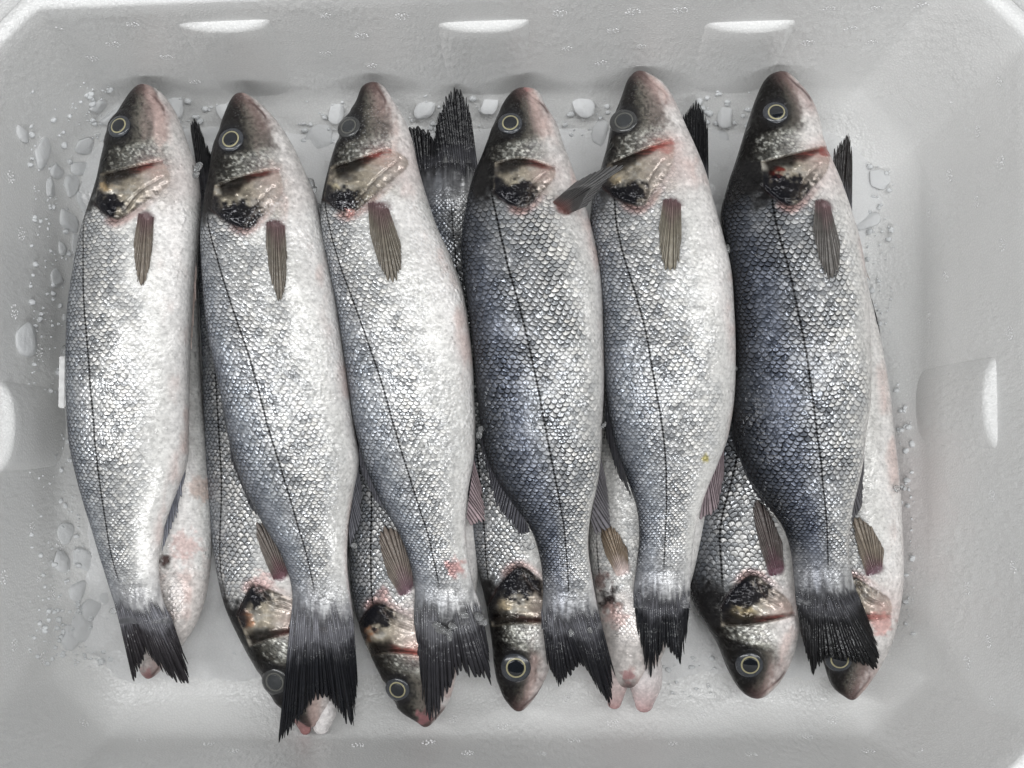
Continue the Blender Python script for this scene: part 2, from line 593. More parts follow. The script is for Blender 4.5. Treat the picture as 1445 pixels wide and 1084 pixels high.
def dome_cluster(n, rad, rmin, rmax, seed):
    rs = np.random.RandomState(seed)
    v, q = [], []
    for k in range(n):
        if k == 0: cx = cy = 0
        else:
            ring = 0.55 if k <= (n - 1) // 3 else 1.0
            a = 2 * math.pi * k * 0.618 + rs.uniform(-.2, .2)
            cx, cy = rad * ring * math.cos(a), rad * ring * math.sin(a)
        r = rs.uniform(rmin, rmax)
        b = len(v)
        for i in range(4):
            t = math.pi / 2 * i / 3.4
            for j in range(8):
                a = 2 * math.pi * j / 8
                v.append((cx + r * math.cos(t) * math.cos(a), cy + r * math.cos(t) * math.sin(a), r * 0.75 * math.sin(t)))
        for i in range(3):
            for j in range(8):
                k2 = (j + 1) % 8
                q.append((b + i * 8 + j, b + i * 8 + k2, b + (i + 1) * 8 + k2, b + (i + 1) * 8 + j))
        q.append((b + 24, b + 26, b + 28, b + 30))
    return np_mesh('vent_mark', np.array(v), np.array(q))


VENTS = [dome_cluster(15, 0.0042, 0.0005, 0.0010, s) for s in range(4)]
for me in VENTS: me.materials.append(M_VENT)
vent_px = [(75, 120), (160, 62), (187, 34), (130, 82), (80, 42), (235, 80), (275, 115), (350, 100), (460, 22), (460, 75),
           (510, 50), (567, 23), (525, 92), (680, 55), (680, 90), (790, 18), (800, 68), (865, 43), (893, 16), (905, 65),
           (848, 88), (960, 14), (1170, 12), (1235, 12), (1300, 8), (1045, 45), (1200, 40), (1140, 60), (1025, 85), (1375, 40),
           (1312, 85), (1230, 60), (1410, 115), (1345, 150), (1380, 185), (1412, 230), (1340, 248), (1378, 285), (1415, 345),
           (1310, 300), (1335, 390), (1310, 450), (1425, 470), (1400, 700), (1430, 800), (1365, 830), (1395, 905), (1365, 935),
           (1400, 990), (1225, 1060), (1140, 1040), (1175, 1015), (1300, 1055), (1360, 1070), (710, 1025), (765, 1064),
           (800, 985), (810, 1045), (865, 1020), (660, 1063), (605, 1048), (505, 1052), (640, 1015), (990, 1005), (15, 250),
           (55, 600), (20, 440), (55, 495), (85, 770), (45, 745), (5, 815), (55, 815), (75, 835), (20, 910), (60, 930),
           (118, 1020), (25, 1015), (200, 1045), (295, 1050), (330, 1060), (950, 1050), (1060, 1065), (38, 130), (30, 330)]
for i, (x, y) in enumerate(vent_px):
    p, n = wall_hit(x, y)
    o = bpy.data.objects.new('vent_mark', VENTS[i % 4]); COL.objects.link(o)
    o.parent = BOX
    o.location = p + n * 0.0002
    o.rotation_euler = n.to_track_quat('Z', 'Y').to_euler()
    o.scale = [RNG.uniform(0.75, 1.15)] * 3

# table under the box
tb = np.array([(-3, -3, -0.027), (3, -3, -0.027), (3, 3, -0.027), (-3, 3, -0.027)], float)
tag(link('ground', np_mesh('ground', tb, [(0, 1, 2, 3)], smooth=False), plain('grey_floor', (0.42, 0.42, 0.40), 0.6)), kind='structure')


# ------------------------------------------------------------------ packed ice on the bottom of the box
def ice_bed():
    nx, ny = 330, 250
    xs = np.linspace(FL['xl'] + 0.0004, FL['xr'] - 0.0004, nx); ys = np.linspace(FL['yb'] + 0.0004, FL['yt'] - 0.0004, ny)
    X, Y = np.meshgrid(xs, ys)
    rs = np.random.RandomState(3)
    n = 520
    sx, sy = rs.uniform(xs[0], xs[-1], n), rs.uniform(ys[0], ys[-1], n)
    gx, gy, hz = rs.uniform(-.22, .22, n), rs.uniform(-.22, .22, n), rs.uniform(0, 0.006, n)
    d1 = np.full(X.shape, 9.0); d2 = d1.copy(); idx = np.zeros(X.shape, int)
    for k in range(n):
        d = np.hypot(X - sx[k], Y - sy[k]) * (0.8 + 0.4 * hz[k] / .006)
        m = d < d1
        d2 = np.where(m, d1, np.minimum(d2, d)); idx = np.where(m, k, idx); d1 = np.where(m, d, d1)
    z = hz[idx] + gx[idx] * (X - sx[idx]) + gy[idx] * (Y - sy[idx])
    z = z - 0.002 * (1 - sstep(0, 0.006, d2 - d1))
    for _ in range(3):
        zp = np.pad(z, 1, mode='edge')
        z = (zp[1:-1, 1:-1] * 2 + zp[:-2, 1:-1] + zp[2:, 1:-1] + zp[1:-1, :-2] + zp[1:-1, 2:]) / 6
    edge = np.minimum(np.minimum(X - xs[0], xs[-1] - X), np.minimum(Y - ys[0], ys[-1] - Y))
    left = sstep(-0.27, -0.33, X); top = sstep(0.12, 0.20, Y) * sstep(0.26, 0.235, Y)
    z = 0.003 + z * (0.10 + 0.5 * left + 0.35 * top) + 0.006 * fbm(X * 22, Y * 22, 4) + 0.010 * left + 0.008 * top
    z = z + 0.004 * (fbm(X * 34, Y * 34, 12) - 0.5) - 0.012 * sstep(0.075, 0.0, edge) * (.6 + .8 * fbm(X * 14, Y * 14, 44))
    cut = np.minimum(X - xs[0], xs[-1] - X); cy_ = np.minimum(Y - ys[0], ys[-1] - Y)
    z = z - .010 * sstep(.09, .03, cut + cy_)
    z = np.where((cut + cy_ < 0.040) | (edge < .004), -0.004, z)
    v = np.stack([X, Y, z], -1).reshape(-1, 3)
    i = np.arange((ny - 1) * nx).reshape(ny - 1, nx)[:, :-1].ravel()
    q = np.stack([i, i + 1, i + nx + 1, i + nx], -1)
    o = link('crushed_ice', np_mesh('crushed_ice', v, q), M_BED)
    tag(o, 'packed white crushed ice covering the bottom of the foam box', 'ice', kind='stuff')


ice_bed()


# ------------------------------------------------------------------ fish
THUP = np.radians(np.r_[np.linspace(-97, 97, 121)])
THLO = np.radians(np.linspace(97, 263, 27)[1:-1])
TH = np.r_[THUP, THLO]
NT_ = len(TH)

RAMP_V = [-95, -70, -45, -22, -4, 18, 42, 66, 90, 130]
RAMP_D = np.array([(.008, .0085, .010), (.015, .0165, .020), (.036, .040, .050), (.105, .113, .135), (.225, .232, .243),
                   (.34, .345, .35), (.43, .43, .42), (.56, .55, .53), (.70, .67, .65), (.72, .68, .65)])
RAMP_L = np.array([(.012, .014, .018), (.050, .055, .063), (.17, .18, .20), (.31, .325, .34), (.40, .405, .41),
                   (.48, .48, .47), (.58, .575, .56), (.69, .68, .655), (.77, .75, .73), (.77, .73, .70)])


def mixm(col, tgt, m):
    m = np.clip(m, 0, 1)[..., None]
    return col * (1 - m) + np.asarray(tgt) * m


def fin_mesh(parent, name, base, tip, n, zb, zt, c0, c1, cray, ragged=0.06, split=0.8, bow=0.0, alpha=1.0, seed=0, wave=0.0015,
             nar=0.75, thick=0.0006, bend=None, zfun=None, rootlen=0.0, cgrad=1.0, zmin=None, over=1.0):
    """fin of n separate rays: base and tip are polylines in photo pixels, zb/zt heights"""
    rs = np.random.RandomState(seed + 11)
    M = 18
    V, Q, C, P = [], [], [], []
    jit = rs.uniform(-0.25, 0.25, n + 1) / n; jit[0] = jit[-1] = 0
    sE = np.linspace(0, 1, n + 1) + jit
    smooth_tip = curve_pts(tip, 6) if len(tip) > 2 and split > 0.99 else tip
    for i in range(n):
        a, b = sE[i], sE[i + 1]
        bLx, bLy = poly_at(base, a); bRx, bRy = poly_at(base, b)
        tLx, tLy = poly_at(smooth_tip, a); tRx, tRy = poly_at(smooth_tip, b)
        ws = np.clip(split + rs.uniform(-0.16, 0.10), 0.3, 0.98) if rs.rand() < .45 or not zmin else rs.uniform(.88, .95)
        w0 = -rootlen * rs.uniform(0, 1)
        wend = 1 + ragged * rs.uniform(-1, 0.5)
        w = np.linspace(w0, wend, M)
        k = over * (1 - nar * np.clip((w - ws) / max(1e-3, wend - ws), 0, 1) ** 1.4)
        Lx, Ly = bLx + (tLx - bLx) * w, bLy + (tLy - bLy) * w
        Rx, Ry = bRx + (tRx - bRx) * w, bRy + (tRy - bRy) * w
        if bow:
            dx, dy = tLx - bLx, tLy - bLy
            o = bow * np.sin(np.pi * np.clip(w, 0, 1))
            Lx, Rx = Lx - dy * o, Rx - dy * o; Ly, Ry = Ly + dx * o, Ry + dx * o
        cx, cy = (Lx + Rx) / 2, (Ly + Ry) / 2
        sw = rs.uniform(-1.6, 1.6) * np.clip(w - ws, 0, 1) * 6
        Lx, Rx = cx + (Lx - cx) * k + sw, cx + (Rx - cx) * k + sw
        Ly, Ry = cy + (Ly - cy) * k, cy + (Ry - cy) * k
        cx = (Lx + Rx) / 2; cy = (Ly + Ry) / 2
        z = (zb + (zt - zb) * w) if bend is None else np.interp(w, *bend)
        if zmin is not None: z = np.where(w < .3, np.maximum(z, zmin(cx, cy) + .0007 - .006 * np.clip(w, 0, 1)), z)
        if zfun is not None: z = zfun(cx, cy) + .0010 + .0022 * np.sin(np.pi * np.clip(w, 0, 1)) ** .8 + .0004 * w
        z = z + wave * np.sin(i / n * 9 + seed) * w + wave * 0.6 * np.sin(i * 2.4 + seed * 3) * w * w
        rid = thick * (1.2 - 0.5 * w)
        b0 = len(V) * 4
        sec = [(Lx, Ly, z), (cx * .6 + Lx * .4, cy * .6 + Ly * .4, z + rid), (cx * .6 + Rx * .4, cy * .6 + Ry * .4, z + rid), (Rx, Ry, z), (cx, cy, z - thick * 0.7)]
        pts = np.stack([at(sx, sy, sz) for sx, sy, sz in sec], 1)          # M,5,3
        base_i = sum(len(x) for x in V)
        V.append(pts.reshape(-1, 3))
        wq = np.clip(w / cgrad * rs.uniform(.8, 1.15), 0, 1)[:, None]
        cc = np.asarray(c0)[None] * (1 - wq) + np.asarray(c1)[None] * wq
        tone = rs.uniform(0.85, 1.15)
        cc = cc * tone
        cs = np.stack([cc * 0.85, cc * np.asarray(cray), cc * np.asarray(cray), cc * 0.85, cc * 0.8], 1)
        C.append(cs.reshape(-1, 3))
        al = np.full((M, 5), alpha); al[:, 1:3] = min(1, alpha + 0.25); al[w < 0.2] = 1
        if rootlen > .1: al *= (sstep(w0, w0 + .26, w) * (1 - .12 * sstep(.6, 1, w)))[:, None]
        pp = np.zeros((M * 5, 3)); pp[:, 0] = al.ravel(); P.append(pp)
        idx = np.arange(M * 5).reshape(M, 5) + base_i
        nx = np.roll(idx, -1, 1)
        Q.append(np.stack([idx[:-1], nx[:-1], nx[1:], idx[1:]], -1).reshape(-1, 4))
    me = np_mesh(name, np.concatenate(V), np.concatenate(Q), np.concatenate(C), np.concatenate(P))
    import bmesh
    bm = bmesh.new(); bm.from_mesh(me); bmesh.ops.recalc_face_normals(bm, faces=bm.faces[:]); bm.to_mesh(me); bm.free()
    o = link(name, me, M_FIN, parent)
    o.matrix_parent_inverse = parent.matrix_world.inverted() if False else Matrix.Translation(-Vector(parent.location))
    return o


def cap_mesh(name, cx, cy, z, r, h, rot=0.0, sq=1.0, r0=0.0, sink=0.0012, lean=(0, 0)):
    """low dome (or ring when r0>0) facing up, at a photo pixel"""
    nr, na = 10, 40
    v, q = [], []
    rr = np.linspace(r0, 1.0, nr)
    s = (CH - z) / FPX
    c = at(cx, cy, z)
    for i, t in enumerate(rr):
        for j in range(na):
            a = 2 * math.pi * j / na
            x, y = t * math.cos(a) * r * s, t * math.sin(a) * r * s * sq
            x, y = x * math.cos(rot) - y * math.sin(rot), x * math.sin(rot) + y * math.cos(rot)
            zz = h(t * r)
            v.append((c[0] + x, c[1] + y, c[2] + zz + lean[0] * x + lean[1] * y))
    for j in range(na):
        p = v[(nr - 1) * na + j]; v.append((p[0], p[1], p[2] - sink))
    for i in range(nr):
        for j in range(na):
            k = (j + 1) % na
            q.append((i * na + j, (i + 1) * na + j, (i + 1) * na + k, i * na + k))
    return np_mesh(name, np.array(v), np.array(q))


def child(name, me, mat, parent, root):
    o = link(name, me, mat, parent)
    if parent is root: o.matrix_parent_inverse = Matrix.Translation(-Vector(root.location))
    return o


def build_fish(S):
    nose = S['nose']
    Lp = [nose] + S['L']; Rp = [nose] + S['R']
    sg = 1.0 if Lp[-1][1] > nose[1] else -1.0
    ye = S['end']
    Ltot = abs(ye - nose[1])
    aq = lambda P: np.sqrt(np.abs(np.array([p[1] for p in P]) - nose[1]) + 0.0)
    # rows
    head = 235.0
    d = np.r_[0.0, 0.25, 0.8, np.arange(1.8, head, 1.4), np.arange(head, Ltot, 2.6), Ltot]
    y = nose[1] + sg * d
    q = np.sqrt(d)
    xl = hermite(aq(Lp), [p[0] for p in Lp], q)
    xr = hermite(aq(Rp), [p[0] for p in Rp], q)
    lo = np.minimum(xl, xr); hi = np.maximum(xl, xr)
    xl, xr = lo, np.maximum(hi, lo + 0.2)
    u = d / Ltot
    zs = S['z']
    zc = hermite([0, 0.22, 0.5, 0.8, 1.0], zs, u)
    pl, pr = at(xl, y, zc), at(xr, y, zc)
    cen = (pl + pr) / 2
    hw = (pr[:, 0] - pl[:, 0]) / 2
    kk = S.get('kz', 1.0)
    kprof = np.interp(u, [0, .05, .15, .3, .55, .8, .93, 1.0], [.85, .78, .68, .62, .62, .56, .36, .045]) * kk
    hz = np.maximum(hw * kprof, 0.0006)
    TT, _ = np.meshgrid(TH, d)
    sn, cs = np.sin(TT), np.cos(TT)
    px_w = cen[:, 0][:, None] + hw[:, None] * sn
    pz = zc[:, None] + hz[:, None] * np.sign(cs) * np.abs(cs) ** 0.80
    py_w = np.repeat(cen[:, 1][:, None], NT_, 1)
    # photo-pixel position of every vertex (for the landmarks), canonical angle v from the lateral line
    cxp, hwp = (xl + xr) / 2, (xr - xl) / 2
    X, Y = pix(px_w, py_w, pz)
    Xs = cxp[:, None] + hwp[:, None] * sn
    Ys = np.repeat(y[:, None], NT_, 1)
    low_ = np.cos(TT) < 0
    X = np.where(low_, Xs, X); Y = np.where(low_, Ys, Y)
    D = np.repeat(d[:, None], NT_, 1); UU = D / Ltot
    lat = S['lat']
    if isinstance(lat, list):
        lp = sorted(lat, key=lambda p: abs(p[1] - nose[1]))
        xlat = np.interp(d, [abs(p[1] - nose[1]) for p in lp], [p[0] for p in lp])
        tl = np.clip((xlat - cxp) / np.maximum(hwp, 1), -0.93, 0.6)
        tl = np.convolve(np.pad(tl, 12, mode='edge'), np.ones(25) / 25, 'valid')
    else:
        tl = np.full(len(d), lat)
    thl = np.arcsin(tl)
    v = np.degrees(TT - thl[:, None])
    v = np.where(v > 180, v - 360, v)
    vv = np.where(v > 100, 200 - v, v)           # past the belly line: mirrored
    vv = np.where(vv < -82, -164 - vv, vv)
    if 'roll_pale' in S: vv = np.maximum(vv, S['roll_pale'])
    # --- base colour
    dark = S['dark']
    nb = fbm(X / 26, Y / 40, S['seed'], 4)
    vn = vv + (nb - 0.5) * 26
    ramp = RAMP_D * dark + RAMP_L * (1 - dark)
    col = np.stack([np.interp(vn, RAMP_V, ramp[:, c]) for c in range(3)], -1)
    mott = 0.86 + 0.28 * fbm(X / 9, Y / 9, S['seed'] + 5, 3)
    col = col * mott[..., None]
    # blue cast of the upper flank
    col = mixm(col, col * np.array([.86, .97, 1.22]), .32 * S.get('blue', 0.4) * np.exp(-((vv + 28) / 22) ** 2) * sstep(.25, .4, UU))
    met = 0.08 + 0.40 * np.exp(-((vv - 2) / 44.0) ** 2)
    rgh = np.full(X.shape, 0.26) + 0.06 * sstep(40, 90, vv)
    gy = abs(S['V'][1] - nose[1])
    Dp = np.abs(Y - nose[1])
    onbody = sstep(gy - 26, gy + 12, Dp + (fbm(X / 8, Y / 8, S['seed'] + 71, 3) - .5) * 46 + 14 * sstep(-10, 20, vv))
    # the scaled body starts behind the gill cover; forward of it along the back scales reach the nape
    nape = sstep(-14, -34, vv + (nb - .5) * 30) * sstep(gy * 0.60, gy * 0.95, Dp + (fbm(X / 8, Y / 8, S['seed'] + 72, 3) - .5) * 50)
    nd = np.exp(-np.clip(Dp - gy * .8, 0, 999) / (60 + 70 * dark)) * sstep(10, -24, vv + (nb - .5) * 30) * S.get('headdark', dark)
    col = col * (1 - .90 * nd)[..., None]
    bodym = np.maximum(onbody, nape)
    scl = bodym * (1 - 0.92 * sstep(24 + 14 * dark, 60 + 18 * dark, vv + (nb - .5) * 30)) * (1 - sstep(.88, .965, UU))
    scl = scl * (.74 + .26 * dark) * (.66 + .46 * sstep(.25, .65, fbm(X / 34, Y / 46, S['seed'] + 23, 3)))
    met = met * (1 - .6 * nd)
    frost = S.get('frost', 0.15) * sstep(-5, 50, vv) * sstep(0.35, 0.62, fbm(X / 42, Y / 42, S['seed'] + 21)) * (0.3 + 0.7 * onbody)
    disp = np.zeros(X.shape)                      # metres along the normal
    # --- head
    hm = 1 - onbody
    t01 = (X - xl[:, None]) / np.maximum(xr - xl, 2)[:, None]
    fh = Dp / gy
    hd = S.get('headdark', dark)
    sp = fbm(X / 5, Y / 5, S['seed'] + 9, 3)
    cheek = sstep(.40, .50, fh) * (1 - sstep(.76, .80, fh))
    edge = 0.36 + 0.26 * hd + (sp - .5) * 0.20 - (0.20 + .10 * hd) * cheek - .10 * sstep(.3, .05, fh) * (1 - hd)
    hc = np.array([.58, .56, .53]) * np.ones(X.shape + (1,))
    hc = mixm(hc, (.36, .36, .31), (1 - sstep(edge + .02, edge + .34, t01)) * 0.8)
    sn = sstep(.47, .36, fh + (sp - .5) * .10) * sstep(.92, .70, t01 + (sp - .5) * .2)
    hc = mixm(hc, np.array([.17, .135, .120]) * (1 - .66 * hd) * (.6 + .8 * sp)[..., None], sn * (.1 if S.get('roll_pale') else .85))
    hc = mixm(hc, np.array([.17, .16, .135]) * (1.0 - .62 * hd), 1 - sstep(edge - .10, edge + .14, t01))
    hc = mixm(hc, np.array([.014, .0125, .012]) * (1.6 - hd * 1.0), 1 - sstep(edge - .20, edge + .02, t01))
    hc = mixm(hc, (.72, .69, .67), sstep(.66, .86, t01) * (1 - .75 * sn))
    if S.get('roll_pale'):
        hc = np.array([.64, .60, .575]) * np.ones(X.shape + (1,)); spk = 0
        hc = mixm(hc, (.60, .42, .38), sstep(.5, .75, fbm(X / 22, Y / 30, S['seed'] + 4, 3)) * .45)
        cheek = cheek * 0
    hc = hc * (0.70 + 0.6 * sp)[..., None]
    spk = sstep(.42, .60, vnoise(X / 3.1, Y / 2.6, S['seed'] + 15)) * sstep(.42, .55, vnoise(X / 3.4 + 7, Y / 3.0, S['seed'] + 16))
    hc = mixm(hc, hc * .42, (1 - spk) * cheek * (1 - sstep(.45, .85, t01)))
    hc = mixm(hc, (.62, .62, .57), spk * cheek * sstep(edge - .16, edge + .05, t01) * (1 - sstep(.6, .8, t01)) * .6)
    pore = sstep(.60, .72, vnoise(X / 2.6, Y / 2.6, S['seed'] + 14)) * sstep(.80, .45, t01)
    hc = mixm(hc, (.03, .03, .028), pore * (.0 if S.get('roll_pale') else .6))
    hm2 = hm * (1 - nape)
    col = mixm(col, hc, hm2)
    met = met * (1 - hm2) + hm2 * (0.12 + 0.32 * np.exp(-((fh - .52) / .16) ** 2) * (1 - sstep(.62, .8, t01)))
    rgh = rgh * (1 - hm2) + 0.34 * hm2
    scl = np.maximum(scl, hm2 * .30 * sstep(.32, .48, fh) * (1 - sstep(.62, .85, t01)) * sstep(.08, .2, t01))
    # snout: brownish pink skin, darker tip; mouth slit
    mc = S['mouth']
    pk = S.get('pink', 0.8)
    mid = ((nose[0] * .35 + mc[0] * .65), (nose[1] * .35 + mc[1] * .65))
    dl, pr_ = seg_dist(X, Y, [nose, mid, mc])
    wdt = 5 + 11 * pr_
    col = mixm(col, (.36, .225, .21), np.exp(-(dl / wdt) ** 2) * 0.6 * pk * hm)
    col = mixm(col, (.10, .065, .062), np.exp(-(np.hypot(X - nose[0], Y - nose[1]) / 13) ** 2) * 0.9 * hm)
    dj, pj = seg_dist(X, Y, curve_pts([nose, (mid[0] + 5, mid[1] - sg * 1), (mc[0] + 2, mc[1])], 6))
    col = mixm(col, (.12, .075, .07), np.exp(-(dj / 1.9) ** 2) * 0.9 * hm * (1 - sstep(.7, 1, pj)))
    disp -= 0.0006 * np.exp(-(dj / 1.8) ** 2) * hm
    dm, pm = seg_dist(X, Y, curve_pts([(mc[0], mc[1]), (mc[0] - 10, mc[1] + sg * 6), (mid[0] - 14, mid[1] + sg * 9), (nose[0] - 7, nose[1] + sg * 12)], 5))
    col = mixm(col, (.09, .065, .06), np.exp(-(dm / 1.4) ** 2) * 0.35 * hm)
    disp -= 0.0002 * np.exp(-(dm / 2.0) ** 2) * hm
    # --- eye socket
    if S.get('eye'):
        ex, ey, er = S['eye'][:3]
        de = np.hypot(X - ex, Y - ey)
        col = mixm(col, (.022, .022, .025), np.exp(-(de / (er * 1.55)) ** 4) * 0.9)
        disp += 0.0012 * np.exp(-((de - er * 1.5) / (er * .35)) ** 2) - 0.0030 * np.exp(-(de / (er * 1.05)) ** 4)
        for k_ in (.46, .56):
            nxp, nyp = ex + (nose[0] - ex) * k_ + 2, ey + (nose[1] - ey) * k_
            dn = np.hypot((X - nxp) / 1.3, Y - nyp)
            col = mixm(col, (.015, .012, .012), np.exp(-(dn / 2.0) ** 2) * .9)
            disp -= 0.0007 * np.exp(-(dn / 2.2) ** 2)
    # --- cheek edge (preopercle) and gill cover
    if S.get('pre'):
        pre = curve_pts(S['pre'], 6)
        Vt, OT, OB = S['V'], S['OT'], S['OB']
        dp, pp = seg_dist(X, Y, pre)
        body_pt = np.array(pre)
        yl = np.interp(X, [p[0] for p in pre], [p[1] for p in pre])
        behind = (Y - yl) * sg                   # >0 on the tail side of the cheek edge
        inx = (X > pre[0][0] - 4) & (X < pre[-1][0] + 6)
        sharp = np.where(inx, 1.0, 0.0)
        taper = sstep(-.02, .1, pp) * (1 - 0.35 * sstep(.85, 1.0, pp))
        redness = S.get('red', 0.5)
        tail_side = np.clip(behind, -20, 40)
        disp += sharp * taper * np.where(behind < 0, 0.0011 * np.exp(-np.clip(-behind, 0, 99) / 22), -0.0014 * np.exp(-(tail_side / 9.0) ** 2))
        band = (23.0 - 16.0 * sstep(.25, 1.0, pp)) * (0.7 + 0.6 * fbm(X / 9, Y / 30, S['seed'] + 44, 2))
        groove = np.exp(-(np.clip(behind, 0, 99) / band) ** 7) * sharp * taper * sstep(-1.5, 1.5, behind)
        streak = fbm(X / 16, Y / 2.2, S['seed'] + 46, 3)
        rp = np.clip(sstep(.45, 1.0, pp) * redness * 1.2, 0, 1)[..., None]
        gc = (np.array([.008, .006, .0055]) * (1 - rp) + np.array([.26, .060, .050]) * rp) * (.5 + 1.3 * sstep(.4, .7, streak))[..., None]
        pol = curve_pts([pre[0], pre[len(pre) // 2], pre[-1], (OB[0], OB[1]), ((OB[0] * .45 + Vt[0] * .55), (OB[1] * .45 + Vt[1] * .55) + sg * 1.5), Vt,
                         ((Vt[0] * .45 + OT[0] * .55), (Vt[1] * .6 + OT[1] * .4) + sg * 2), OT], 5)
        sd = poly_sdf(X, Y, pol)
        sdn = sd + (fbm(X / 7, Y / 7, S['seed'] + 31, 3) - .5) * 7
        inside = sstep(1.5, -1.5, sd)
        # gold-silver plate
        g1 = fbm(X / 11, Y / 8, S['seed'] + 3, 4)
        plate = np.array([.38, .335, .265]) * (0.55 + 0.9 * g1)[..., None]
        plate = mixm(plate, (.46, .44, .40), sstep(.45, .75, g1) * .8)
        across = np.clip((X - OT[0]) / max(20.0, (OB[0] - OT[0])), 0, 1)
        plate = mixm(plate, (.58, .50, .46), sstep(.45, .9, across) * .75)
        plate = mixm(plate, (.045, .040, .036), sstep(.50, .30, fbm(X / 13, Y / 10, S['seed'] + 17, 3)) * (1 - across) * .9)
        col = mixm(col, plate, inside)
        met = met * (1 - inside) + inside * .28
        scl = scl * (1 - inside); rgh = rgh * (1 - inside) + inside * .24
        disp += 0.0009 * sstep(3, -14, sd) * inside + .0011 * (fbm(X / 9, Y / 9, S['seed'] + 33, 3) - .5) * inside
        if S.get('gold'):
            qx, qy, qr, qc = S['gold']
            m = sstep(qr, qr * .4, np.hypot((X - qx) / 1.3, Y - qy) + (g1 - .5) * qr * 1.2) * inside
            col = mixm(col, qc, m * .85 * (.35 + 1.0 * sstep(.3, .6, fbm(X / 5, Y / 5, S['seed'] + 88, 2)))); disp += 0.0010 * m
        # dark rim and gill slit along the rear edge
        rear = curve_pts([OT, ((Vt[0] * .45 + OT[0] * .55), (Vt[1] * .6 + OT[1] * .4) + sg * 2), Vt, OB], 5)
        dr, prr = seg_dist(X, Y, rear)
        out_ = sstep(-2.0, 1.0, sd)
        disp -= 0.0022 * np.exp(-(dr / 3.2) ** 2) * out_ * (1 - sstep(.62, .98, prr))
        col = mixm(col, (.035, .018, .017), np.exp(-(dr / 2.6) ** 2) * .9 * (1 - .75 * sstep(.60, .95, prr)))
        col = mixm(col, (.46, .25, .22), np.exp(-((dr - 5) / 5.0) ** 2) * out_ * .55 * sstep(.30, .5, prr) * (1 - sstep(.7, 1, prr)))
        # black rear blotch
        bx, by, br = S['blk']
        br = br * (1.15 + .25 * hd)
        db = np.hypot((X - bx - 4 * hd) / (1.35 + .3 * hd), (Y - by)) + (fbm(X / 6, Y / 6, S['seed'] + 41, 3) - .5) * br * 1.1
        blk = sstep(br * 1.05, br * .65, db) * sstep(3.5, -0.5, sd)
        col = mixm(col, (.010, .010, .014), blk * .97)
        dr2, p2 = seg_dist(X, Y, rear)
        bw = 8 + 16 * fbm(X / 10, Y / 10, S['seed'] + 52, 3)
        brim = np.exp(-(np.clip(-sd, 0, 99) / bw) ** 4) * inside * (1 - sstep(.52, .80, p2))
        col = mixm(col, (.012, .012, .015), brim * sstep(26, 18, dr2) * .97)
        low = sstep(.45, .75, p2) * sstep(24, 4, dr2) * inside * (1 - sstep(.9, 1, p2)) * sstep(.38, .55, fbm(X / 4, Y / 4, S['seed'] + 63, 2))
        col = mixm(col, (.05, .045, .04), low * (.35 + .45 * hd))
        bk = (1 - sstep(OT[0] - 2, OT[0] + 13, X + (sp - .5) * 10)) * sstep(-4, 2, behind) * hm * sstep(-1.5, 1.5, sd)
        col = mixm(col, (.013, .0125, .013), bk * (.35 + .63 * hd))
        rgh = rgh * (1 - blk) + 0.12 * blk
        disp += 0.0014 * blk * (fbm(X / 4, Y / 4, S['seed'] + 2, 2) - .3)
        # inner plate seam, parallel to the free lower edge
        seam = curve_pts([(Vt[0] * .86 + pre[-1][0] * .14 - 2, Vt[1] * .86 + pre[-1][1] * .14), ((Vt[0] + OB[0]) / 2 - 9, (Vt[1] + OB[1]) / 2 - sg * 11), (OB[0] - 12, OB[1] - sg * 7)], 5)
        dsm, psm = seg_dist(X, Y, seam)
        col = mixm(col, (.045, .034, .030), np.exp(-(dsm / 1.9) ** 2) * .85 * (1 - .6 * psm))
        disp -= 0.0009 * np.exp(-(dsm / 2.4) ** 2)
        disp += 0.0006 * np.exp(-((dsm - 5) / 3.5) ** 2) * inside
        # blood
        col = mixm(col, gc, groove * .96)
        col = mixm(col, (.50, .22, .19), np.exp(-(np.hypot(X - pre[-1][0] + 6, (Y - pre[-1][1] - sg * 9) * 1.3) / 20) ** 2) * redness * .8 * (.2 + 1.1 * streak) * (1 - .8 * groove))
        col = mixm(col, (.62, .47, .44), np.exp(-(np.hypot(X - OB[0], Y - OB[1]) / 34) ** 2) * redness * .55 * (1 - inside))
        rgh = rgh * (1 - groove) + .16 * groove
    # --- extra stains of this fish, and gill openings with their shade painted in: (x, y, r, colour, strength)
    for (sx_, sy_, sr_, sc_, sa_) in S.get('spots', []):
        m = sstep(sr_ * 1.2, sr_ * .4, np.hypot(X - sx_, (Y - sy_)) + (fbm(X / 6, Y / 6, S['seed'] + 77, 3) - .5) * sr_ * 1.5)
        col = mixm(col, sc_, m * sa_)
        if sum(sc_) < .12: disp -= 0.0022 * m  # near-black patches are gill openings: shade in the colour, slightly sunk
    # --- pectoral fin root
    if S.get('pect'):
        b = np.array(S['pect']['base'], float).mean(0)
        tp = np.array(S['pect']['tip'], float).mean(0); dv = (tp - b) / np.hypot(*(tp - b))
        ax_ = (X - b[0]) * dv[0] + (Y - b[1]) * dv[1]; cr_ = (X - b[0]) * dv[1] - (Y - b[1]) * dv[0]
        wb = np.hypot(*(np.array(S['pect']['base'][0], float) - np.array(S['pect']['base'][1], float))) / 2
        db = np.hypot((ax_ - 4) / 12.0, cr_ / (wb + 3)) + (fbm(X / 6, Y / 6, S['seed'] + 51, 2) - .5) * .35
        pc = S['pect'].get('root', (.15, .095, .10))
        m = sstep(1.15, .55, db)
        col = mixm(col, pc, m * .92); scl = scl * (1 - m)
        disp += 0.0016 * sstep(1.2, .2, db)
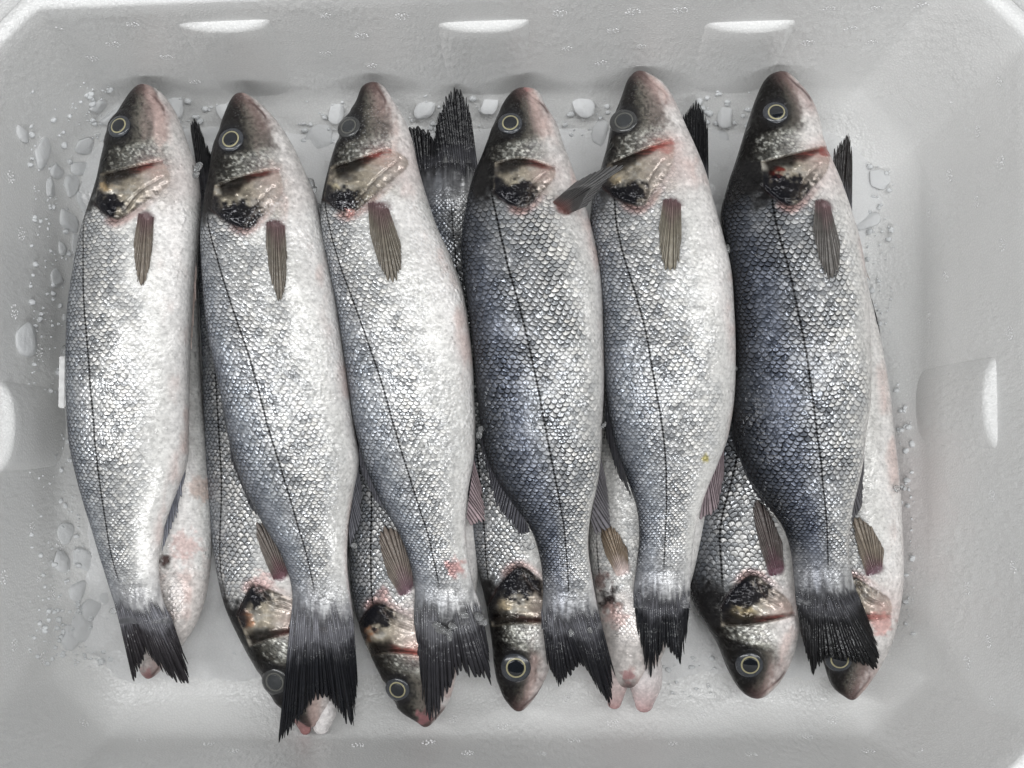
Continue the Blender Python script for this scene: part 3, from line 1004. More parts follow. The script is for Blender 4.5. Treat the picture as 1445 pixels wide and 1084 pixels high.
    # --- belly blush
    col = mixm(col, (.66, .50, .46), sstep(70, 96, vv) * sstep(.5, .72, fbm(X / 30, Y / 60, S['seed'] + 61)) * .6)
    # tail stalk darkens into the fin
    fc = np.array(S.get('fincol', (.022, .023, .027)))
    dst = sstep(.86, .95, UU) * (1 - S.get('nodust', 0))
    col = mixm(col, np.array([.30, .30, .31]) * (.6 + .8 * sp)[..., None], dst * .45)
    tm = sstep(.92, 1.0, UU + (fbm(X / 3.4, Y / 26, S['seed'] + 8, 3) - .5) * .09)
    col = mixm(col, np.array(S.get('stalk', (.15, .15, .16))), tm * .95)
    if S.get('tail'): col = mixm(col, np.array(S.get('stalk', (.15, .15, .16))) * .55, sstep(.972, 1.0, UU + (fbm(X / 2.6, Y / 40, S['seed'] + 18, 2) - .5) * .04))
    met = met * (1 - tm)
    rgh = rgh + .25 * sstep(.94, 1, UU)
    # keep the landmark relief on the upper side only
    up = sstep(-.05, .12, np.cos(TT))
    disp = disp * up
    col = np.where(up[..., None] > 0, col, col)
    frost = frost * up
    nxv, nzv = sn * hz[:, None], np.sign(cs) * np.abs(cs) * hw[:, None]
    nl = np.hypot(nxv, nzv) + 1e-9
    disp = disp + (0.0009 * (fbm(X / 15, Y / 20, S['seed'] + 91, 3) - .5) + .0016 * (fbm(X / 48, Y / 60, S['seed'] + 95, 2) - .5)) * up
    fadeN = sstep(0, 10, D)
    px_w = px_w + disp * fadeN * nxv / nl
    pz = pz + disp * fadeN * nzv / nl
    verts = np.stack([px_w, py_w, pz], -1)
    # --- scale coordinates
    arc = np.concatenate([np.zeros((len(d), 1)), np.cumsum(np.hypot(np.diff(px_w, axis=1), np.diff(pz, axis=1)), 1)], 1)
    a0 = np.array([np.interp(thl[i], THUP, arc[i, :len(THUP)]) for i in range(len(d))])
    shr = (np.maximum(hw, 0.012) / 0.046) ** 0.45
    shr = np.clip(shr, .62, 1.05)
    pw = 0.0049 * S.get('scale', .93)
    Vc = (arc - a0[:, None]) / (pw * shr[:, None])
    s_w = d * (CH - 0.08) / FPX
    Uc1 = np.concatenate([[0], np.cumsum(np.diff(s_w) / (0.00275 * S.get('scale', .93) * shr[1:]))])
    # scale rows lean: those far from the lateral line trail backwards a little
    Uc = Uc1[:, None] + 0.06 * np.abs(Vc)
    uv = np.stack([Uc, Vc], -1).reshape(-1, 2)
    nR = len(d)
    idx = np.arange(nR * NT_).reshape(nR, NT_)
    nx = np.roll(idx, -1, 1)
    quad = np.stack([idx[:-1], idx[1:], nx[1:], nx[:-1]], -1).reshape(-1, 4)
    if sg < 0: quad = quad[:, ::-1]
    par = np.stack([scl, met, rgh, np.clip(frost, 0, 1)], -1).reshape(-1, 4)
    me = np_mesh('body', verts.reshape(-1, 3), quad, np.clip(col, 0.003, .9).reshape(-1, 3), par, uv)
    # root
    mi = nR // 2
    root = empty('fish', (float(cen[mi, 0]), float(cen[mi, 1]), float(zc[mi] - hz[mi])))
    tag(root, S['label'], 'fish', S['group'])
    child('body', me, M_SKIN, root, root)

    o_ = np.argsort(cen[:, 1])
    cy_s, cx_s, hw_s, hz_s, zc_s = cen[o_, 1], cen[o_, 0], hw[o_], hz[o_], zc[o_]

    def surf_v(x, yv):
        x = np.atleast_1d(np.asarray(x, float)); yv = np.atleast_1d(np.asarray(yv, float))
        z = np.interp(at(x, yv, np.full(x.shape, .06))[..., 1], cy_s, zc_s)
        for _ in range(6):
            p = at(x, yv, z)
            s_ = np.clip((p[..., 0] - np.interp(p[..., 1], cy_s, cx_s)) / np.maximum(np.interp(p[..., 1], cy_s, hw_s), 1e-4), -.985, .985)
            z = .3 * z + .7 * (np.interp(p[..., 1], cy_s, zc_s) + np.interp(p[..., 1], cy_s, hz_s) * np.sqrt(1 - s_ * s_) ** 0.80)
        return z

    def surf_z(x, yv):
        z = float(surf_v(x, yv)[0])
        k = 6 * (CH - z) / FPX * 2
        p = at(x, yv, z)
        return z, float((surf_v(x + 6, yv)[0] - surf_v(x - 6, yv)[0]) / k), float(np.interp(p[1], cy_s, zc_s))
    if S.get('eye'):
        ex, ey, er = S['eye'][:3]; cl = S['eye'][3]
        z, lx, _ = surf_z(ex, ey)
        ly = float((surf_v(ex, ey - 10)[0] - surf_v(ex, ey + 10)[0]) / (20 * (CH - z) / FPX))
        lean = (np.clip(lx, -.9, .9) * .8, ly * .9)
        zz = z - 0.0004
        R_ = er * 1.36
        dome = lambda r: 0.0034 * np.sqrt(max(0, 1 - (r / (R_ * 1.03)) ** 2)) - 0.0012
        e = child('eye', cap_mesh('eye', ex, ey, zz, R_, dome, lean=lean), M_IRIS_CLOUD if cl else M_IRIS, root, root)
        child('iris_ring', cap_mesh('iris_ring', ex, ey, zz, er * .90, lambda r: dome(r) + 0.0003, r0=.84, lean=lean, sink=.0005), M_PALE_RING if cl else M_GOLD, e, root)
        child('pupil', cap_mesh('pupil', ex, ey, zz, er * .74, lambda r: dome(r) + 0.00045, lean=lean, sink=.0006), M_CLOUDED if cl else M_PUPIL, e, root)
    for nm, pth, rad, zz_, c_a, c_b in S.get('lips', []):
        pp_ = np.array(curve_pts(pth, 8)); nn = len(pp_)
        rr_ = np.interp(np.linspace(0, 1, nn), np.linspace(0, 1, len(rad)), rad)
        lv, lc = [], []
        for q in range(nn + 4):
            e_ = max(0, q - nn + 1) / 4.0
            k_ = min(q, nn - 1)
            dirv = pp_[min(k_ + 1, nn - 1)] - pp_[max(k_ - 1, 0)]; dirv = dirv / np.hypot(*dirv)
            c2 = pp_[k_] + dirv * rr_[k_] * math.sin(e_ * math.pi / 2) * .9
            r2 = max(.15, rr_[k_] * math.cos(e_ * math.pi / 2))
            f_ = q / (nn + 3.0)
            for a_ in np.linspace(0, 2 * math.pi, 20, endpoint=False):
                zc_ = zz_ + .5 * r2 * .00055 * 2 * math.sin(a_)
                lv.append(at(c2[0] - dirv[1] * r2 * math.cos(a_), c2[1] + dirv[0] * r2 * math.cos(a_), zc_))
                nz_ = .85 + .3 * float(fbm(np.array([c2[0] / 5 + a_]), np.array([c2[1] / 5]), 5)[0])
                lc.append((np.array(c_a) * (1 - f_ ** 2.5) + np.array(c_b) * f_ ** 2.5) * nz_)
        nR2 = nn + 4
        id2 = np.arange(nR2 * 20).reshape(nR2, 20); n2_ = np.roll(id2, -1, 1)
        qd = np.stack([id2[:-1], id2[1:], n2_[1:], n2_[:-1]], -1).reshape(-1, 4)
        lv = np.array(lv)
        pr2 = np.tile(np.array([0, .05, .25, .0]), (len(lv), 1))
        ml = np_mesh(nm, lv, qd, np.array(lc), pr2, np.zeros((len(lv), 2)))
        import bmesh
        bm = bmesh.new(); bm.from_mesh(ml); bmesh.ops.recalc_face_normals(bm, faces=bm.faces[:]); bm.to_mesh(ml); bm.free()
        child(nm, ml, M_SKIN, root, root)
    if S.get('pect'):
        P = S['pect']
        b = P['base']
        bz = [surf_z(*p)[0] for p in b]
        tips = P['tip']
        tz = surf_z(*np.mean(tips, 0))[0] if P.get('on', True) else P['zt']
        mp_ = (np.mean(b, 0) + np.mean(tips, 0)) / 2
        mz = surf_z(*mp_)[0] if P.get('on', True) else max(np.mean(bz), P['zt']) + .004
        P['c1'] = tuple(.72 * a * b for a, b in zip(P.get('c1', (.23, .19, .145)), (.95, 1.0, 1.08)))
        fin_mesh(root, 'pectoral_fin', b, tips, P.get('n', 15), 0, 0, P.get('root', (.15, .095, .10)), P.get('c1', (.23, .19, .145)), (1.06, 1.06, 1.05), .04, .995, cgrad=.4 if P.get('on', True) else .2, rootlen=.06, over=1.1,
                 bow=P.get('bow', 0), alpha=P.get('alpha', .74), seed=S['seed'], wave=.0006, thick=.0005,
                 bend=([0, .5, 1.0], [np.mean(bz) + .0012, mz + .0030, tz + .0022]), zfun=surf_v if P.get('on', True) else None)
    for key, nm in (('dorsal', 'dorsal_fin'), ('anal', 'anal_fin'), ('pelvic', 'pelvic_fin')):
        for k, F in enumerate(S.get(key, [])):
            zb = surf_z(*np.mean(F['base'], 0))[2] if 'zb' not in F else F['zb']
            fin_mesh(root, nm, F['base'], F['tip'], F.get('n', 14), zb + F.get('dz', 0.0), zb + F.get('dt', -.012), F.get('c0', fc * 1.5), F.get('c1', fc), (1.5, 1.5, 1.55), .05, .9, alpha=F.get('alpha', 1), seed=S['seed'] + 5 + k)
    if S.get('tail'):
        F = S['tail']
        zt = F['z']
        ft = np.array(F.get('c', fc))
        zb = float(zc[-1])
        fin_mesh(root, 'tail_fin', F['base'], F['tip'], F.get('n', 30), 0, 0, np.array(S.get('stalk', (.15, .15, .16))), ft * .48, (1.35, 1.35, 1.4), F.get('ragged', .05), min(.97, F.get('split', .72) + .08), seed=S['seed'] + 3,
                 bend=([0, .25, 1.0], [zb + .0012, zb * .6 + zt * .4 + .002, zt]), wave=.0022, nar=.72, thick=.00028, over=1.25, rootlen=.22, cgrad=F.get('cgrad', .42 if 'stalk' not in S else .36), zmin=surf_v)
    return root


GT, GU = 'sea bass in the upper row, heads up', 'sea bass lying underneath, heads down'
ZU = (.066, .079, .083, .074, .066)
FISH = []
FISH.append(dict(label='leftmost top fish, pale and silvery, gold-ringed eye, lying against the ice-strewn wall', group=GT, seed=1, nose=(201, 119),
    L=[(188, 127), (170, 155), (153, 182), (149, 205), (143, 235), (135, 269), (127, 293), (114, 335), (106, 381), (98, 443), (96, 505), (96, 573), (101, 630), (114, 690), (134, 760), (153, 825), (164, 862), (168, 878)],
    R=[(216, 123), (234, 138), (252, 169), (264, 202), (277, 238), (281, 270), (281, 310), (277, 350), (272, 400), (268, 464), (266, 520), (265, 608), (264, 647), (251, 690), (234, 740), (224, 790), (227, 833), (236, 864), (242, 878)],
    end=880, lat=[(128, 295), (129, 340), (132, 400), (137, 460), (143, 530), (148, 600), (155, 700), (163, 790), (185, 860)], dark=.12, headdark=.25, blue=.1, frost=.25, red=.45,
    eye=(168, 178, 13, 0), pre=[(141, 246), (180, 236), (224, 226)], V=(170, 309), OT=(134, 288), OB=(240, 258), blk=(154, 290, 13), gold=(152, 265, 12, (.42, .31, .18)), mouth=(232, 162), pink=.9,
    pect=dict(base=[(195, 303), (217, 308)], tip=[(188, 345), (191, 380), (199, 406), (209, 385), (215, 350)], c0=(.17, .125, .11), c1=(.26, .21, .16)),
    anal=[dict(base=[(262, 655), (232, 745)], tip=[(262, 672), (248, 730), (228, 780)], c0=(.10, .105, .125), c1=(.16, .165, .18), dt=-.006)],
    pelvic=[dict(base=[(276, 345), (270, 380)], tip=[(279, 400), (269, 500)], n=6, c0=(.5, .4, .36), c1=(.5, .42, .37), dt=-.012)],
    tail=dict(base=[(164, 858), (200, 868), (238, 860)], tip=[(189, 967), (200, 942), (207, 920), (214, 932), (235, 955), (255, 966), (271, 972), (262, 930)], z=.050, c=(.045, .040, .044), n=26), fincol=(.05, .047, .05), z=ZU))
FISH.append(dict(label='top fish second from left, pale belly, glossy black tail reaching lowest in the box', group=GT, seed=2, nose=(339, 131),
    L=[(326, 141), (314, 172), (302, 206), (297, 244), (290, 282), (285, 321), (287, 389), (291, 440), (300, 499), (312, 554), (323, 615), (341, 675), (370, 736), (398, 786), (412, 835), (411, 868), (408, 882)],
    R=[(354, 136), (377, 155), (401, 185), (418, 215), (431, 244), (444, 274), (453, 312), (463, 363), (473, 414), (482, 473), (492, 545), (500, 605), (506, 650), (499, 695), (491, 751), (490, 801), (496, 851), (500, 882)],
    end=885, lat=[(301, 316), (314, 363), (331, 414), (350, 469), (365, 507), (376, 555), (395, 625), (420, 711), (436, 780), (445, 830), (452, 880)], dark=.18, headdark=.5, blue=.35, frost=.8, red=.25,
    eye=(326, 197, 14, 0), pre=[(303, 262), (340, 248), (388, 238)], V=(352, 321), OT=(298, 296), OB=(398, 272), blk=(338, 306, 20), gold=(322, 285, 9, (.40, .36, .28)), mouth=(377, 172), pink=.5,
    pect=dict(base=[(376, 313), (402, 319)], tip=[(375, 350), (382, 395), (394, 426), (403, 405), (405, 360)], c0=(.16, .115, .10), c1=(.24, .20, .155)),
    dorsal=[dict(base=[(323, 620), (375, 742)], tip=[(326, 650), (352, 715), (388, 760)], n=16)],
    anal=[dict(base=[(505, 655), (492, 745)], tip=[(511, 690), (509, 735), (494, 775)], c0=(.10, .10, .11), c1=(.12, .12, .13))],
    tail=dict(base=[(411, 868), (455, 880), (498, 868)], tip=[(392, 1054), (412, 1030), (440, 990), (462, 985), (470, 995), (486, 1018), (499, 1026), (505, 960)], z=.052, n=34, split=.85, ragged=.03, c=(.017, .018, .022)), z=ZU))
FISH.append(dict(label='top fish third from left, clouded eye, rosy gill, frosted grey tail with ice on it', group=GT, stalk=(.13,.13,.135), seed=3, nose=(527, 116),
    L=[(514, 121), (500, 148), (484, 173), (474, 206), (465, 235), (457, 269), (453, 293), (455, 331), (465, 381), (476, 435), (484, 489), (492, 545), (501, 602), (515, 655), (542, 717), (564, 755), (578, 794), (585, 833), (584, 866), (584, 880)],
    R=[(540, 121), (556, 144), (571, 169), (582, 198), (590, 235), (602, 277), (618, 323), (637, 364), (653, 410), (662, 464), (668, 522), (669, 560), (671, 602), (669, 645), (660, 698), (657, 746), (660, 785), (669, 828), (677, 852), (682, 880)],
    end=882, lat=[(463, 293), (478, 360), (499, 418), (517, 464), (540, 530), (547, 550), (566, 622), (587, 689), (607, 756), (619, 818), (630, 880)], dark=.15, headdark=.3, blue=.3, frost=.9, red=.6,
    eye=(492, 179, 13, 1), pre=[(466, 236), (504, 223), (546, 210)], V=(499, 300), OT=(457, 280), OB=(577, 232), blk=(486, 281, 15), gold=(472, 265, 10, (.48, .42, .30)), mouth=(543, 150), pink=.6,
    spots=[(642, 803, 16, (.55, .20, .18), .65), (493, 300, 8, (.55, .30, .27), .8)],
    pect=dict(base=[(519, 286), (549, 296)], tip=[(522, 330), (535, 375), (550, 400), (566, 384), (566, 345)], c0=(.15, .105, .10), c1=(.25, .21, .16), n=18),
    dorsal=[dict(base=[(505, 620), (548, 722)], tip=[(508, 665), (530, 708), (552, 730)], n=16)],
    anal=[dict(base=[(669, 648), (658, 730)], tip=[(680, 690), (686, 735), (664, 742)], c0=(.20, .16, .165), c1=(.26, .20, .20), alpha=.9)],
    tail=dict(base=[(584, 862), (632, 884), (678, 855)], tip=[(592, 960), (603, 1012), (613, 1022), (628, 985), (645, 950), (654, 945), (664, 958), (680, 955), (694, 968), (690, 915)], z=.054, n=30, split=.68, c=(.048, .047, .052)), fincol=(.10, .10, .11), z=ZU))
FISH.append(dict(label='fourth top fish from left, dark blue back, side fin raised over its right neighbour', group=GT, stalk=(.095, .095, .102), seed=4, nose=(738, 124),
    L=[(724, 129), (707, 152), (694, 181), (682, 215), (667, 252), (657, 293), (651, 339), (652, 380), (660, 430), (667, 488), (672, 545), (678, 600), (684, 636), (701, 678), (725, 713), (746, 742), (762, 789), (766, 835), (764, 872), (764, 890)],
    R=[(755, 127), (771, 152), (786, 177), (797, 210), (808, 239), (824, 285), (835, 322), (844, 364), (849, 405), (851, 464), (852, 549), (850, 591), (848, 641), (843, 683), (834, 724), (830, 771), (836, 817), (843, 854), (850, 885)],
    end=888, lat=[(694, 281), (705, 331), (717, 385), (734, 443), (746, 493), (758, 549), (771, 618), (783, 678), (795, 738), (800, 798), (804, 880)], dark=.82, headdark=.75, blue=.8, frost=.25, red=.3,
    eye=(720, 174, 13, 0), pre=[(698, 230), (736, 222), (778, 234)], V=(741, 293), OT=(697, 270), OB=(782, 252), blk=(727, 275, 17), gold=(717, 253, 13, (.48, .43, .33)), mouth=(774, 165), pink=.7, scale=1.02,
    spots=[(745, 124, 7, (.40, .20, .19), .8)],
    pect=dict(base=[(780, 285), (803, 302)], tip=[(812, 257), (846, 239), (880, 232), (882, 236), (858, 253), (829, 290)], on=False, zt=.128, root=(.16, .075, .068), c0=(.13, .10, .095), c1=(.15, .14, .13), bow=.0, n=16),
    dorsal=[dict(base=[(677, 590), (745, 742)], tip=[(680, 640), (700, 715), (735, 757), (748, 750)], n=24, dt=-.008)],
    anal=[dict(base=[(848, 645), (834, 735)], tip=[(857, 685), (863, 745), (840, 755)], c0=(.09, .085, .09), c1=(.10, .095, .10))],
    tail=dict(base=[(764, 868), (805, 884), (844, 862)], tip=[(772, 935), (788, 972), (803, 955), (818, 938), (828, 945), (845, 975), (862, 998), (867, 950)], z=.054, n=30, split=.8, ragged=.03, c=(.022, .022, .026)), fincol=(.04, .04, .045), z=ZU))
FISH.append(dict(label='fifth top fish from left, clouded eye, bright red gill, yellow speck on its flank', group=GT, stalk=(.095, .095, .102), seed=5, nose=(902, 100),
    L=[(887, 112), (874, 144), (863, 173), (855, 212), (848, 237), (837, 275), (833, 309), (839, 352), (847, 407), (850, 462), (852, 530), (857, 570), (866, 618), (884, 674), (898, 715), (902, 752), (898, 798), (894, 830), (894, 856)],
    R=[(918, 106), (937, 120), (952, 144), (965, 173), (980, 207), (997, 250), (1008, 292), (1020, 335), (1030, 377), (1035, 441), (1037, 504), (1036, 554), (1031, 595), (1025, 622), (1012, 655), (995, 697), (983, 738), (976, 789), (974, 835), (974, 856)],
    end=858, lat=[(863, 280), (867, 335), (880, 386), (897, 437), (908, 483), (918, 545), (930, 609), (937, 674), (937, 738), (935, 800), (934, 850)], dark=.30, headdark=.35, blue=.3, frost=.35, red=.95,
    eye=(880, 171, 14, 1), pre=[(857, 232), (895, 215), (946, 197)], V=(907, 291), OT=(848, 262), OB=(948, 234), blk=(886, 273, 16), gold=(866, 255, 12, (.44, .36, .24)), mouth=(944, 142), pink=.7,
    spots=[(997, 648, 7, (.42, .36, .10), .85), (940, 207, 13, (.46, .17, .15), .45)],
    pect=dict(base=[(936, 283), (961, 288)], tip=[(929, 325), (935, 372), (947, 387), (957, 373), (962, 335)], c0=(.15, .11, .10), c1=(.27, .23, .17), n=16),
    dorsal=[dict(base=[(853, 560), (888, 690)], tip=[(855, 620), (872, 672), (893, 706)], n=16)],
    anal=[dict(base=[(1022, 632), (992, 705)], tip=[(1022, 672), (1012, 722), (986, 735)], c0=(.15, .12, .125), c1=(.20, .16, .165))],
    tail=dict(base=[(894, 838), (935, 852), (973, 838)], tip=[(899, 890), (915, 958), (928, 935), (940, 912), (950, 925), (961, 945), (971, 890)], z=.052, n=30, split=.7, c=(.017, .018, .021)), fincol=(.03, .03, .033), z=ZU))
FISH.append(dict(label='sixth top fish from left, black head and back, bloody red gill cover', group=GT, stalk=(.065, .065, .07), seed=6, nose=(1104, 101),
    L=[(1084, 108), (1067, 138), (1054, 177), (1039, 226), (1026, 266), (1018, 301), (1021, 337), (1031, 390), (1036, 456), (1037, 523), (1034, 560), (1034, 590), (1041, 630), (1058, 680), (1086, 717), (1105, 745), (1116, 779), (1120, 815), (1123, 850)],
    R=[(1124, 115), (1146, 145), (1155, 169), (1161, 200), (1169, 220), (1185, 257), (1200, 301), (1210, 335), (1220, 390), (1225, 456), (1227, 520), (1226, 570), (1220, 615), (1216, 651), (1208, 691), (1201, 726), (1197, 770), (1201, 806), (1208, 832), (1214, 850)],
    end=854, lat=[(1076, 270), (1083, 328), (1101, 390), (1114, 452), (1125, 510), (1130, 549), (1142, 620), (1150, 677), (1161, 735), (1165, 788), (1168, 850)], dark=.88, headdark=.95, blue=1.0, frost=.1, red=.7,
    eye=(1095, 159, 13, 0), pre=[(1074, 228), (1118, 217), (1166, 207)], V=(1122, 290), OT=(1077, 262), OB=(1168, 240), blk=(1104, 268, 17), gold=(1093, 243, 13, (.19, .035, .026)), mouth=(1146, 147), pink=.95, scale=1.02,
    spots=[(1165, 215, 9, (.30, .07, .06), .8)],
    pect=dict(base=[(1151, 283), (1172, 292)], tip=[(1147, 325), (1157, 370), (1174, 400), (1184, 380), (1186, 345)], c0=(.11, .085, .085), c1=(.17, .15, .13), n=16),
    pelvic=[dict(base=[(1203, 312), (1216, 360)], tip=[(1214, 345), (1227, 400)], n=6, c0=(.26, .21, .18), c1=(.26, .22, .18), dt=-.012)],
    dorsal=[dict(base=[(1033, 585), (1095, 728)], tip=[(1034, 628), (1062, 694), (1102, 735)], n=18)],
    anal=[dict(base=[(1219, 620), (1202, 718)], tip=[(1220, 660), (1217, 715), (1203, 738)], c0=(.07, .065, .07), c1=(.06, .06, .065))],
    tail=dict(base=[(1122, 836), (1165, 852), (1210, 836)], tip=[(1130, 895), (1147, 956), (1158, 935), (1168, 930), (1200, 934), (1235, 945), (1243, 928), (1230, 885)], z=.056, n=36, split=.9, ragged=.035, c=(.014, .014, .015)), fincol=(.02, .02, .022), z=ZU))
# ---- underneath, heads down
ZL = (.036, .033, .030, .026, .020)
TAILD = dict(z=.030, c=(.016, .016, .018), n=26)
FISH.append(dict(label='belly-up fish half hidden under the leftmost top fish, pale throat showing', group=GU, seed=11, nose=(209, 958),
    L=[(197, 945), (185, 900), (178, 840), (172, 760), (168, 660), (168, 560), (175, 460), (188, 360), (204, 290), (210, 240)],
    R=[(222, 951), (245, 925), (270, 893), (288, 850), (297, 790), (299, 720), (292, 640), (284, 560), (280, 470), (278, 400), (272, 340), (262, 290), (252, 240)],
    end=238, lat=-.93, dark=.2, headdark=.0, roll_pale=62, blue=0, frost=.1, red=.3, kz=.95, V=(250, 780), mouth=(222, 935), pink=.9,
    spots=[(231, 792, 10, (.05, .025, .022), .95), (262, 770, 22, (.58, .38, .35), .6), (284, 690, 20, (.52, .34, .27), .5), (205, 952, 10, (.40, .20, .20), .6)],
    tail=dict(base=[(208, 246), (230, 240), (254, 246)], tip=[(205, 180), (225, 205), (250, 178)], **TAILD), z=(.030, .038, .036, .03, .022)))
FISH.append(dict(label='heads-down fish under the second top fish, eye beside the glossy black tail', group=GU, seed=12, nose=(438, 1026),
    L=[(424, 1018), (405, 1004), (388, 990), (365, 947), (340, 901), (318, 851), (305, 791), (296, 706), (290, 600), (287, 520), (283, 440), (280, 370), (283, 300), (284, 272)],
    R=[(452, 1018), (468, 990), (482, 950), (488, 880), (486, 780), (470, 660), (446, 560), (415, 460), (370, 370), (330, 310), (316, 272)],
    end=268, lat=[(330, 860), (318, 800), (320, 740), (324, 690), (318, 600), (310, 500), (300, 300)], dark=.45, headdark=.6, blue=.2, frost=.1, red=.35,
    eye=(388, 962, 15, 1), pre=[(352, 912), (382, 902), (430, 888)], V=(361, 826), OT=(335, 868), OB=(420, 850), blk=(350, 838, 16), gold=(348, 872, 14, (.42, .22, .13)), mouth=(466, 1004), pink=.6,
    lips=[('upper_jaw', [(420, 975), (427, 1008), (431, 1030)], [8, 17, 14, 8], .030, (.30, .20, .19), (.34, .15, .15)), ('lower_jaw', [(458, 965), (457, 1000), (453, 1026)], [8, 19, 18, 12], .033, (.72, .69, .68), (.78, .75, .74))],
    spots=[(372, 818, 14, (.60, .42, .40), .7)],
    pect=dict(base=[(386, 818), (409, 807)], tip=[(373, 790), (361, 755), (362, 737), (380, 744), (402, 772)], c0=(.15, .09, .09), c1=(.22, .18, .15), root=(.13, .06, .075)),
    tail=dict(base=[(284, 278), (298, 270), (316, 278)], tip=[(268, 176), (272, 166), (280, 172), (296, 215), (330, 200), (340, 190)], split=.97, ragged=.01, **TAILD), z=ZL))
FISH.append(dict(label='heads-down fish under the third top fish, pink snout beside frosted grey tail', group=GU, seed=13, nose=(600, 1026),
    L=[(584, 1016), (566, 1004), (547, 972), (528, 933), (508, 885), (497, 837), (494, 770), (496, 700), (490, 600), (482, 500), (485, 400), (500, 320), (512, 270)],
    R=[(613, 1018), (635, 986), (648, 940), (664, 880), (676, 800), (672, 700), (655, 600), (630, 500), (600, 400), (570, 320), (556, 270)],
    end=266, lat=-.62, dark=.35, headdark=.4, blue=.1, frost=.1, red=.8,
    eye=(561, 973, 13, 0), pre=[(520, 926), (548, 922), (600, 926)], V=(535, 852), OT=(503, 888), OB=(590, 880), blk=(524, 868, 17), gold=(517, 893, 13, (.45, .25, .15)), mouth=(632, 985), pink=.7,
    spots=[(597, 1015, 12, (.36, .16, .17), .8), (541, 838, 10, (.55, .32, .30), .6), (632, 990, 9, (.74, .72, .71), .8)],
    pect=dict(base=[(564, 840), (583, 826)], tip=[(547, 812), (536, 772), (537, 747), (557, 745), (580, 780)], c0=(.13, .09, .09), c1=(.25, .20, .16), root=(.16, .10, .12)),
    tail=dict(base=[(512, 276), (534, 268), (556, 276)], tip=[(508, 200), (530, 230), (560, 205)], **TAILD), z=ZL))
FISH.append(dict(label='heads-down fish with wide round eye, its ragged black tail between third and fourth heads', group=GU, stalk=(.07,.07,.075), seed=14, nose=(732, 1004),
    L=[(722, 999), (709, 980), (698, 946), (693, 900), (684, 844), (668, 780), (660, 738), (640, 640), (620, 540), (606, 450), (598, 380), (596, 320), (594, 280), (590, 240)],
    R=[(744, 997), (764, 969), (775, 944), (786, 900), (808, 830), (820, 740), (816, 640), (796, 540), (766, 450), (720, 380), (688, 320), (677, 280), (673, 236)],
    end=230, lat=[(693, 850), (686, 780), (684, 740), (675, 640), (660, 540), (650, 430), (638, 300), (636, 240)], dark=.45, headdark=.75, blue=.5, frost=.3, red=.15,
    eye=(728, 942, 15.5, 0), pre=[(694, 884), (724, 880), (772, 878)], V=(735, 800), OT=(688, 858), OB=(790, 842), blk=(730, 822, 20), gold=(709, 855, 14, (.46, .38, .26)), mouth=(766, 962), pink=.7,
    tail=dict(base=[(589, 240), (632, 228), (674, 238)], tip=[(575, 176), (590, 178), (603, 182), (613, 196), (617, 165), (628, 140), (637, 121), (652, 128), (664, 158)], z=.05, n=28, split=.78, c=(.017, .017, .019)), z=(.036, .034, .030, .030, .040)))
FISH.append(dict(label='belly-up fish with open pink mouth between the fourth and fifth tails', group=GU, seed=15, nose=(886, 970),
    L=[(870, 967), (861, 953), (855, 930), (849, 881), (838, 817), (832, 752), (838, 660), (850, 560), (872, 460), (905, 370), (945, 300), (962, 262)],
    R=[(906, 967), (922, 953), (933, 930), (948, 890), (978, 810), (1000, 720), (1012, 620), (1020, 520), (1020, 420), (1012, 340), (1004, 290), (1000, 262)],
    end=258, lat=-.90, dark=.1, headdark=.0, roll_pale=48, lips=[('upper_jaw', [(876, 905), (870, 955), (867, 992)], [8, 19, 17, 10], .031, (.66, .58, .56), (.40, .20, .20)), ('lower_jaw', [(906, 900), (911, 955), (909, 994)], [8, 25, 23, 13], .032, (.74, .71, .70), (.50, .26, .26))], blue=0, frost=.2, red=.3, V=(850, 812), mouth=(905, 975), pink=.8, kz=.95,
    spots=[(858, 846, 17, (.02, .012, .012), .97), (846, 816, 16, (.16, .09, .08), .8), (868, 870, 18, (.55, .38, .35), .7), (887, 955, 12, (.40, .20, .20), .8)],
    pect=dict(base=[(870, 812), (887, 802)], tip=[(853, 780), (847, 752), (853, 737), (869, 746), (886, 775)], c0=(.22, .14, .12), c1=(.30, .22, .15), root=(.60, .50, .48)),
    tail=dict(base=[(962, 268), (981, 260), (1000, 266)], tip=[(962, 165), (974, 150), (982, 140), (993, 155), (999, 180)], split=.97, ragged=.01, **TAILD), z=(.032, .033, .030, .028, .03), jaws=True))
